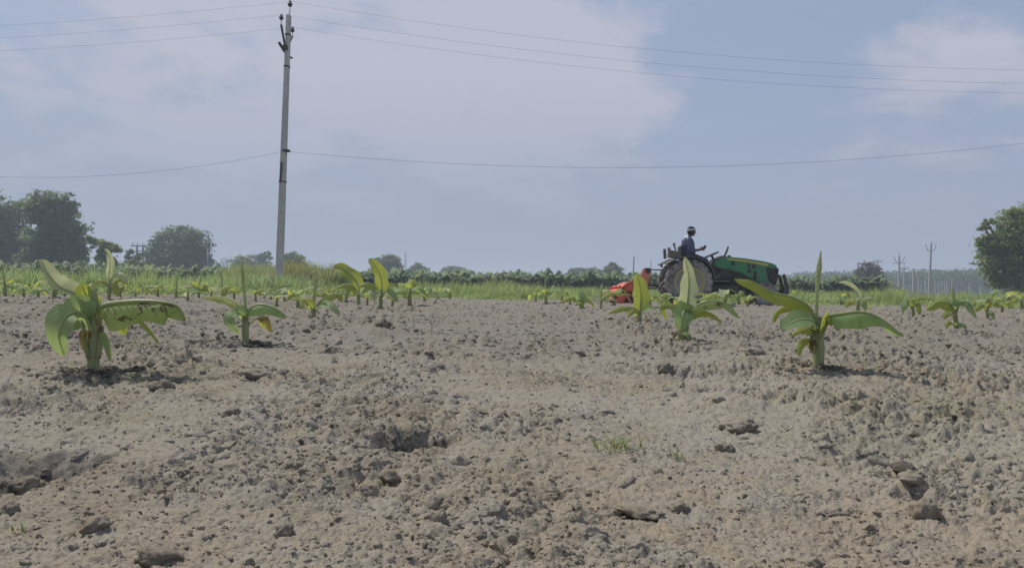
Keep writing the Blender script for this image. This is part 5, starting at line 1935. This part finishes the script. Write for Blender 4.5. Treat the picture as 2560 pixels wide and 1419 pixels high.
for sg in (-1, 1):
    y0, y1 = sorted((sg * .66, sg * .24))
    f = MB()
    for i in range(len(fend) - 1):
        a, b2, c2, d2 = fend[i], fend[i + 1], fin[i + 1], fin[i]
        vs = [(a[0], y0, a[1]), (b2[0], y0, b2[1]), (c2[0], y0, c2[1]), (d2[0], y0, d2[1]), (a[0], y1, a[1]), (b2[0], y1, b2[1]), (c2[0], y1, c2[1]), (d2[0], y1, d2[1])]
        f.add(vs, [(0, 1, 2, 3), (4, 7, 6, 5), (0, 4, 5, 1), (3, 2, 6, 7)] + ([(0, 3, 7, 4)] if i == 0 else []) + ([(1, 5, 6, 2)] if i == len(fend) - 2 else []))
    bmesh.ops.remove_doubles(f.bm, verts=list(f.bm.verts), dist=1e-4)
    fo2 = f.build('fender', GREEN2, tractor)
    MB().tube([(x, sg * .662, z) for x, z in fin], .016, 6).build('fender_edge', PLAST, fo2, True)
    MB().box((-.50, sg * .45, 1.02), (.05, .12, .08), bev=.01).build('tail_lamp', dusty('lamp_red_%d' % (sg + 1), (.35, .03, .02), DUST, .3, .3, .5, 8), tractor)
# seat, box behind it, levers
MB().box((.14, 0, 1.165), (.44, .46, .09), bev=.03).build('seat', PLAST, tractor, True, 50)
MB().box((-.08, 0, 1.36), (.09, .44, .34), rot=(0, -.15, 0), bev=.03).build('seat_back', PLAST, tractor, True, 50)
MB().tube([(.1, 0, .8), (.12, 0, 1.14)], .09, 8).build('seat_post', BLACK, tractor)
MB().box((-.29, -.12, 1.275), (.27, .50, .13), rot=(0, .06, 0), bev=.02).build('tool_box', BOXB, tractor)
MB().box((-.31, -.12, 1.36), (.22, .36, .06), rot=(0, .1, 0), bev=.02).build('folded_sack', BOXB, tractor, True, 50)
MB().tube([(-.44, -.3, 1.2), (-.46, -.3, 1.46)], .04, 8).build('guard_post', BOXB, tractor)
MB().tube([(-.44, .3, 1.2), (-.46, .3, 1.46)], .04, 8).build('guard_post', BOXB, tractor)
MB().tube([(-.28, -.28, 1.4), (-.32, -.28, 1.50), (-.33, -.28, 1.58)], [.022, .022, .04], 8).build('lift_lever', GREY, tractor)
# dash, steering
MB().prism([(.58, .64), (.64, 1.05), (.70, 1.19), (.86, 1.24), (.86, .64)], -.21, .21, .02).build('dashboard', PLAST, tractor)
MB().prism([(.80, 1.19), (.84, 1.27), (1.02, 1.30), (1.06, 1.24)], -.17, .17, .012).build('instrument_cowl', BOXB, tractor)
MB().tube([(.80, 0, 1.10), (.70, 0, 1.285)], .032, 8).build('steering_column', PLAST, tractor)
sw = MB()
ct = math.radians(24)
e1, e2 = Vector((math.cos(ct), 0, math.sin(ct))), Vector((0, 1, 0))
cc = Vector((.685, 0, 1.305))
sw.tube([cc + (e1 * math.cos(a) + e2 * math.sin(a)) * .205 for a in np.linspace(0, 2 * math.pi, 29)], .017, 7, False)
for a in (0.3, 2.4, 4.5):
    sw.tube([cc - Vector((0, 0, .02)), cc + (e1 * math.cos(a) + e2 * math.sin(a)) * .205], .012, 6)
sw.ball(cc - Vector((0, 0, .01)), .04, (1, 1, .5))
sw.build('steering_wheel', PLAST, tractor, True)
MB().tube([(.98, -.12, 1.26), (1.04, -.12, 1.36), (1.09, -.12, 1.52)], [.020, .026, .028], 8).build('exhaust_stack', BLACK, tractor, True)
MB().ball((1.15, .0, 1.28), .05, (1, 1, .7)).build('filler_cap', BLACK, tractor, True)
# foot plates and side step
for sg in (-1, 1):
    MB().box((.72, sg * .42, .632), (.56, .34, .03), bev=.006).build('foot_plate', BOXB, tractor)
    MB().box((.93, sg * .36, .43), (.72, .24, .20), rot=(0, .03, 0), bev=.03).build('side_tank', BLACK, tractor)
    MB().tube([(.66, sg * .40, .66), (.80, sg * .40, .78)], .018, 6).build('pedal', GREY, tractor)
    MB().box((.82, sg * .40, .79), (.06, .09, .02), rot=(0, -.5, 0)).build('pedal_pad', PLAST, tractor)
    # three point linkage arms
    MB().tube([(-.25, sg * .22, .48), (-.65, sg * .30, .44), (-1.0, sg * .34, .44)], .028, 7).build('lower_link', GREY, tractor)
    MB().tube([(-.22, sg * .22, .98), (-.58, sg * .27, .46)], .022, 7).build('lift_rod', GREY, tractor)
MB().tube([(-.24, 0, .90), (-.96, 0, .905)], .019, 8).build('top_link', GREY, tractor)
MB().box((2.30, 0, .40), (.55, .18, .08), bev=.01).build('front_beam', BLACK, tractor)
MB().box((2.57, 0, .42), (.10, .52, .20), bev=.02).build('bumper', BLACK, tractor)
for sg in (-1, 1):
    MB().tube([(2.58, sg * .17, .34), (2.575, sg * .17, .55), (2.54, sg * .17, .70), (2.50, sg * .17, .83)], [.042, .045, .045, .035], 8).build('bumper_upright', BLACK, tractor, True, 40)
MB().tube([(2.50, -.22, .20), (2.53, -.22, .56)], .022, 7).build('hitch_rod', GREY, tractor)

# ------------------------------------------------------------------ the rotary tiller behind it
TL = Vector((TROOT.x - 1.45, TROOT.y, TROOT.z - .03))
tiller = tag(empty('rotary_tiller', TL), 'red rotary tiller hitched behind the green tractor', 'rotary tiller')
for sg in (-1, 1):
    MB().prism([(.41, .97), (.56, .97), (.57, .86), (.50, .50), (.40, .10), (.18, .10), (.22, .50)], sg * .10 - .015, sg * .10 + .015, .004).build('mast_plate', REDP, tiller)
    MB().tube([(.34, sg * .34, .44), (.2, sg * .36, .36), (-.1, sg * .36, .34)], .035, 7).build('hitch_arm', RED, tiller)
    MB().prism([(-.40, .03), (-.38, .20), (-.30, .27), (-.12, .27), (-.17, .17), (-.22, .03)], sg * .74 - .012, sg * .74 + .012, .003).build('side_plate', RED, tiller)
    MB().prism([(.16, .02), (.12, .26), (.26, .30), (.36, .10), (.32, .0)], sg * .74 - .012, sg * .74 + .012, .003).build('side_plate', RED, tiller)
    MB().tube([(.02, sg * .70, .04), (-.16, sg * .70, .30)], .03, 7).build('skid_strut', REDP, tiller)
    MB().prism([(-.34, -.02), (-.30, .03), (.30, .05), (.33, .0)], sg * .78 - .02, sg * .78 + .02, .003).build('skid', GREY, tiller)
MB().box((.50, 0, .91), (.14, .26, .13), bev=.015).build('mast_head', RUST, tiller)
MB().prism([(-.18, .36), (-.20, .52), (-.08, .62), (.08, .62), (.18, .54), (.18, .36)], -.70, -.40, .03).build('gear_case', RED, tiller, True, 40)
hd = MB()
prof = catmull([(.17, 0, .29), (.17, 0, .48), (.07, 0, .60), (-.12, 0, .57), (-.28, 0, .44), (-.46, 0, .34)], 13)
arc = [(p.x, p.z) for p in prof]
arc2 = [(p.x - .004, p.z - .016) for p in prof]
for i in range(13):
    a, b2, c2, d2 = arc[i], arc[i + 1], arc2[i + 1], arc2[i]
    vs = [(q[0], y, q[1]) for y in (-.735, .735) for q in (a, b2, c2, d2)]
    hd.add(vs, [(0, 1, 5, 4), (3, 7, 6, 2), (0, 3, 2, 1), (4, 5, 6, 7)])
bmesh.ops.remove_doubles(hd.bm, verts=list(hd.bm.verts), dist=1e-4)
hd.build('tine_hood', RED, tiller)
MB().tube([(-.28, -.66, .48), (-.28, .66, .48)], .035, 8).build('frame_tube', RED, tiller)
MB().box((-.48, 0, .22), (.02, 1.42, .20), rot=(0, .35, 0)).build('rear_flap', RED, tiller)
MB().tube([(-.5, -.18, .42), (-.22, -.18, .50)], .03, 7).build('rear_stay', RED, tiller)
MB().tube([(.22, 0, .45), (.8, 0, .52)], .04, 8).build('drive_shaft', BLACK, tiller, True)
MB().tube([(-.03, -.72, .12), (-.03, .72, .12)], .04, 8).build('rotor', BLACK, tiller)
for k in range(24):
    y = -.66 + (k // 2) * .12
    a = k * 1.9
    ca, sa = math.cos(a), math.sin(a)
    MB().tube([(-.03, y, .12), (-.03 + ca * .17, y, .12 + sa * .17), (-.03 + ca * .21 - sa * .05, y + (.05 if k % 2 else -.05), .12 + sa * .21 + ca * .05)], [.02, .018, .010], 4).build('tine', GREY, tiller)


# ------------------------------------------------------------------ the driver
def capsules(name, segs, mat, parent, voxel=.012, smooth=3):
    """one continuous skin grown round tapering segments (p0, r0, p1, r1)"""
    bm = bmesh.new()
    for (p0, r0, p1, r1) in segs:
        p0, p1 = Vector(p0), Vector(p1)
        d = p1 - p0
        q = d.to_track_quat('Z', 'Y').to_matrix() if d.length > 1e-5 else Matrix.Identity(3)
        n = 12
        rings = []
        for (z, r) in [(-r0, 0)] + [(-r0 * math.cos(a), r0 * math.sin(a)) for a in (.5, 1.0)] + [(0, r0), (d.length, r1)] + [(d.length + r1 * math.cos(a), r1 * math.sin(a)) for a in (1.0, .5)] + [(d.length + r1, 0)]:
            rings.append([bm.verts.new(p0 + q @ Vector((max(r, 1e-4) * math.cos(2 * math.pi * k / n), max(r, 1e-4) * math.sin(2 * math.pi * k / n), z))) for k in range(n)])
        for i in range(len(rings) - 1):
            for k in range(n):
                bm.faces.new((rings[i][k], rings[i][(k + 1) % n], rings[i + 1][(k + 1) % n], rings[i + 1][k]))
    me = bpy.data.meshes.new(name + '_seg')
    bm.to_mesh(me)
    bm.free()
    tmp = bpy.data.objects.new(name + '_tmp', me)
    COL.objects.link(tmp)
    md = tmp.modifiers.new('r', 'REMESH')
    md.mode = 'VOXEL'
    md.voxel_size = voxel
    ms = tmp.modifiers.new('s', 'SMOOTH')
    ms.factor = .5
    ms.iterations = smooth
    dg = bpy.context.evaluated_depsgraph_get()
    me2 = bpy.data.meshes.new_from_object(tmp.evaluated_get(dg))
    bpy.data.objects.remove(tmp)
    me2.polygons.foreach_set('use_smooth', [True] * len(me2.polygons))
    return link_mesh(name, me2, mat, parent)


SKIN = dusty('skin', (.085, .050, .036), (.10, .065, .05), .4, .5, .35, 10)
HAIR = dusty('hair', (.012, .011, .011), (.03, .028, .025), .4, .6, .3, 12)
t = NT('checked_shirt')
g = t.node('ShaderNodeTexCoord').outputs['Object']
sx = t.node('ShaderNodeSeparateXYZ')
t.l.new(g, sx.inputs[0])
c = (.085, .095, .165)
st1 = t.rng(t.math('SINE', t.math('MULTIPLY', sx.outputs[2], 160.0)), .2, .6)
st2 = t.rng(t.math('SINE', t.math('MULTIPLY', t.math('ADD', sx.outputs[0], sx.outputs[1]), 150.0)), .3, .7)
c = t.mix(t.math('MULTIPLY', st1, .55), c, (.24, .25, .34))
c = t.mix(t.math('MULTIPLY', st2, .55), c, (.04, .045, .09))
SHIRT = t.done(t.bsdf(c, .85, .1, 0, t.noise(g, 14, 4), .5, .02))
TROUS = dusty('dark_trousers', (.050, .052, .085), (.14, .13, .13), .4, .9, .1, 6)
CLOTH = dusty('white_cloth', (.62, .68, .72), (.4, .42, .44), .4, .85, .1, 12)
CLOTHG = dusty('green_cloth', (.06, .26, .10), (.1, .2, .1), .3, .85, .1, 12)
SHOE = dusty('shoe', (.09, .035, .03), DUST, .4, .7, .2, 8)

man = tag(empty('person', TROOT, (0, 0, YAW)), 'person in checked blue shirt and white headband seated on the tractor, hands in front', 'person')
HC = Vector((.175, 0, 1.905))
body = [((.12, -.06, 1.30), .10, (.12, .06, 1.30), .10), ((.11, 0, 1.34), .115, (.09, 0, 1.60), .115), ((.09, -.10, 1.66), .075, (.09, .10, 1.66), .075),
        ((.10, 0, 1.70), .06, (.135, 0, 1.80), .052), (HC + Vector((-.015, 0, .02)), .088, HC + Vector((.01, 0, .02)), .086), (HC + Vector((.02, 0, -.03)), .075, HC + Vector((.045, 0, -.075)), .045),
        (HC + Vector((.085, 0, .0)), .012, HC + Vector((.108, 0, -.03)), .017), (HC + Vector((.06, -.02, -.066)), .016, HC + Vector((.06, .02, -.066)), .016),
        (HC + Vector((.07, -.035, .028)), .016, HC + Vector((.07, .035, .028)), .016)]
for sg in (-1, 1):
    body.append((HC + Vector((-.01, sg * .088, -.015)), .018, HC + Vector((-.012, sg * .093, .02)), .02))
    sh = Vector((.09, sg * .185, 1.67))
    el = Vector((.12 if sg < 0 else .20, sg * .245, 1.395))
    wr = Vector((.385 if sg < 0 else .43, sg * .175, 1.43 if sg < 0 else 1.45))
    body += [(sh, .056, el, .042), (el, .042, wr, .028)]
    pd = (Vector((.14, -sg * .02, .095 if sg < 0 else .05))).normalized()
    side = Vector((0, sg, 0)).cross(pd).normalized()
    palm = wr + pd * .085
    lat = pd.cross(Vector((0, -sg * 1.0, .25))).normalized()
    body.append((wr, .026, palm, .030))
    body.append((wr + pd * .04 + lat * .018, .018, palm + lat * .020, .018))
    body.append((wr + pd * .04 - lat * .018, .018, palm - lat * .020, .018))
    for fi, (o_, L_) in enumerate(((-.034, .060), (-.012, .078), (.010, .074), (.031, .056))):
        b0 = palm + lat * o_ + pd * .012
        m0 = b0 + (pd + Vector((0, 0, .12))).normalized() * L_ * .55
        m1 = m0 + (pd + Vector((-.15, 0, .5))).normalized() * L_ * .45
        body += [(b0, .0095, m0, .0085), (m0, .0085, m1, .007)]
    th0 = wr + pd * .03 - lat * .028
    th1 = th0 + (pd * .6 - lat * .9).normalized() * .04
    body += [(th0, .012, th1, .0105), (th1, .0105, th1 + (pd - lat * .2).normalized() * .03, .0085)]
    hp_, kn, an = Vector((.13, sg * .095, 1.275)), Vector((.50, sg * .17, 1.155)), Vector((.72, sg * .19, .745))
    body += [(hp_, .075, kn, .052), (kn, .050, an, .036), (an, .036, an + Vector((.13, sg * .01, -.055)), .03)]
sk = capsules('body', body, SKIN, man, .0075, 2)
for sg in (-1, 1):
    MB().ball(HC + Vector((.083, sg * .033, .008)), .011, sub=2).build('eye', CLOTH, man, True)
sl = []
sl += [((.12, -.07, 1.29), .125, (.12, .07, 1.29), .125), ((.115, -.03, 1.33), .165, (.08, -.03, 1.60), .165), ((.115, .03, 1.33), .165, (.08, .03, 1.60), .165),
       ((.09, -.13, 1.66), .080, (.09, .13, 1.66), .080), ((.10, 0, 1.68), .085, (.115, 0, 1.745), .066)]
for sg in (-1, 1):
    sh = Vector((.09, sg * .18, 1.67))
    el = Vector((.12 if sg < 0 else .20, sg * .245, 1.395))
    wr = Vector((.385 if sg < 0 else .43, sg * .175, 1.43 if sg < 0 else 1.45))
    sl += [(sh, .074, el, .058), (el, .057, el.lerp(wr, .35), .050)]
capsules('shirt', sl, SHIRT, man, .013, 3)
tl = [((.12, -.06, 1.28), .128, (.12, .06, 1.28), .128)]
for sg in (-1, 1):
    hp_, kn, an = Vector((.13, sg * .095, 1.275)), Vector((.50, sg * .17, 1.155)), Vector((.72, sg * .19, .745))
    tl += [(hp_, .098, kn, .070), (kn, .070, an.lerp(kn, .12), .054)]
capsules('trousers', tl, TROUS, man, .013, 3)
for sg in (-1, 1):
    an = Vector((.72, sg * .19, .745))
    capsules('shoe', [(an + Vector((-.03, 0, -.04)), .043, an + Vector((.12, sg * .01, -.055)), .040)], SHOE, man, .010, 2)
capsules('hair', [(HC + Vector((-.02, 0, .045)), .094, HC + Vector((.012, 0, .045)), .086), (HC + Vector((-.035, 0, -.01)), .085, HC + Vector((-.03, 0, .04)), .09)], HAIR, man, .010, 3)
hb = MB()
for (z0, z1, k, nm, mt) in ((.022, .066, 1.0, 'headband', CLOTH),):
    n = 28
    rings = []
    for (z, r) in ((z0, .100), ((z0 + z1) / 2, .106), (z1, .101)):
        rings.append([hb.bm.verts.new(HC + Vector((-.008 + r * 1.06 * math.cos(2 * math.pi * i / n), r * math.sin(2 * math.pi * i / n), z + .012 * math.cos(2 * math.pi * i / n)))) for i in range(n)])
    for j in range(2):
        for i in range(n):
            hb.bm.faces.new((rings[j][i], rings[j][(i + 1) % n], rings[j + 1][(i + 1) % n], rings[j + 1][i]))
hbo = hb.build('headband', CLOTH, man, True)
e = MB()
e.tube([HC + Vector((-.008 + .107 * math.cos(a), .101 * math.sin(a), .017 + .012 * math.cos(a))) for a in np.linspace(0, 2 * math.pi, 29)], .008, 6, False)
e.build('headband_edge', CLOTHG, hbo, True)
capsules('scarf', [((.02, -.05, 1.765), .035, (.04, -.16, 1.745), .030), ((.04, -.16, 1.745), .032, (.03, -.20, 1.70), .022), ((.015, -.05, 1.765), .035, (.02, .12, 1.745), .03),
                   ((-.01, -.10, 1.74), .025, (-.035, -.10, 1.62), .018)], CLOTH, man, .010, 3)

# ------------------------------------------------------------------ hazy air
hz = MB().box((0, 330, 8.2), (1500, 900, 19.5)).build('haze', None)
t = NT('haze')
pv = t.node('ShaderNodeVolumePrincipled')
pv.inputs['Color'].default_value = (.80, .87, 1.0, 1)
pv.inputs['Density'].default_value = 0.0013
pv.inputs['Anisotropy'].default_value = 0.15
t.l.new(pv.outputs[0], t.out.inputs['Volume'])
hz.data.materials.append(t.m)
tag(hz, kind='stuff')
hz['label'] = 'thin pale haze in the air over the whole field'
hz['category'] = 'haze'
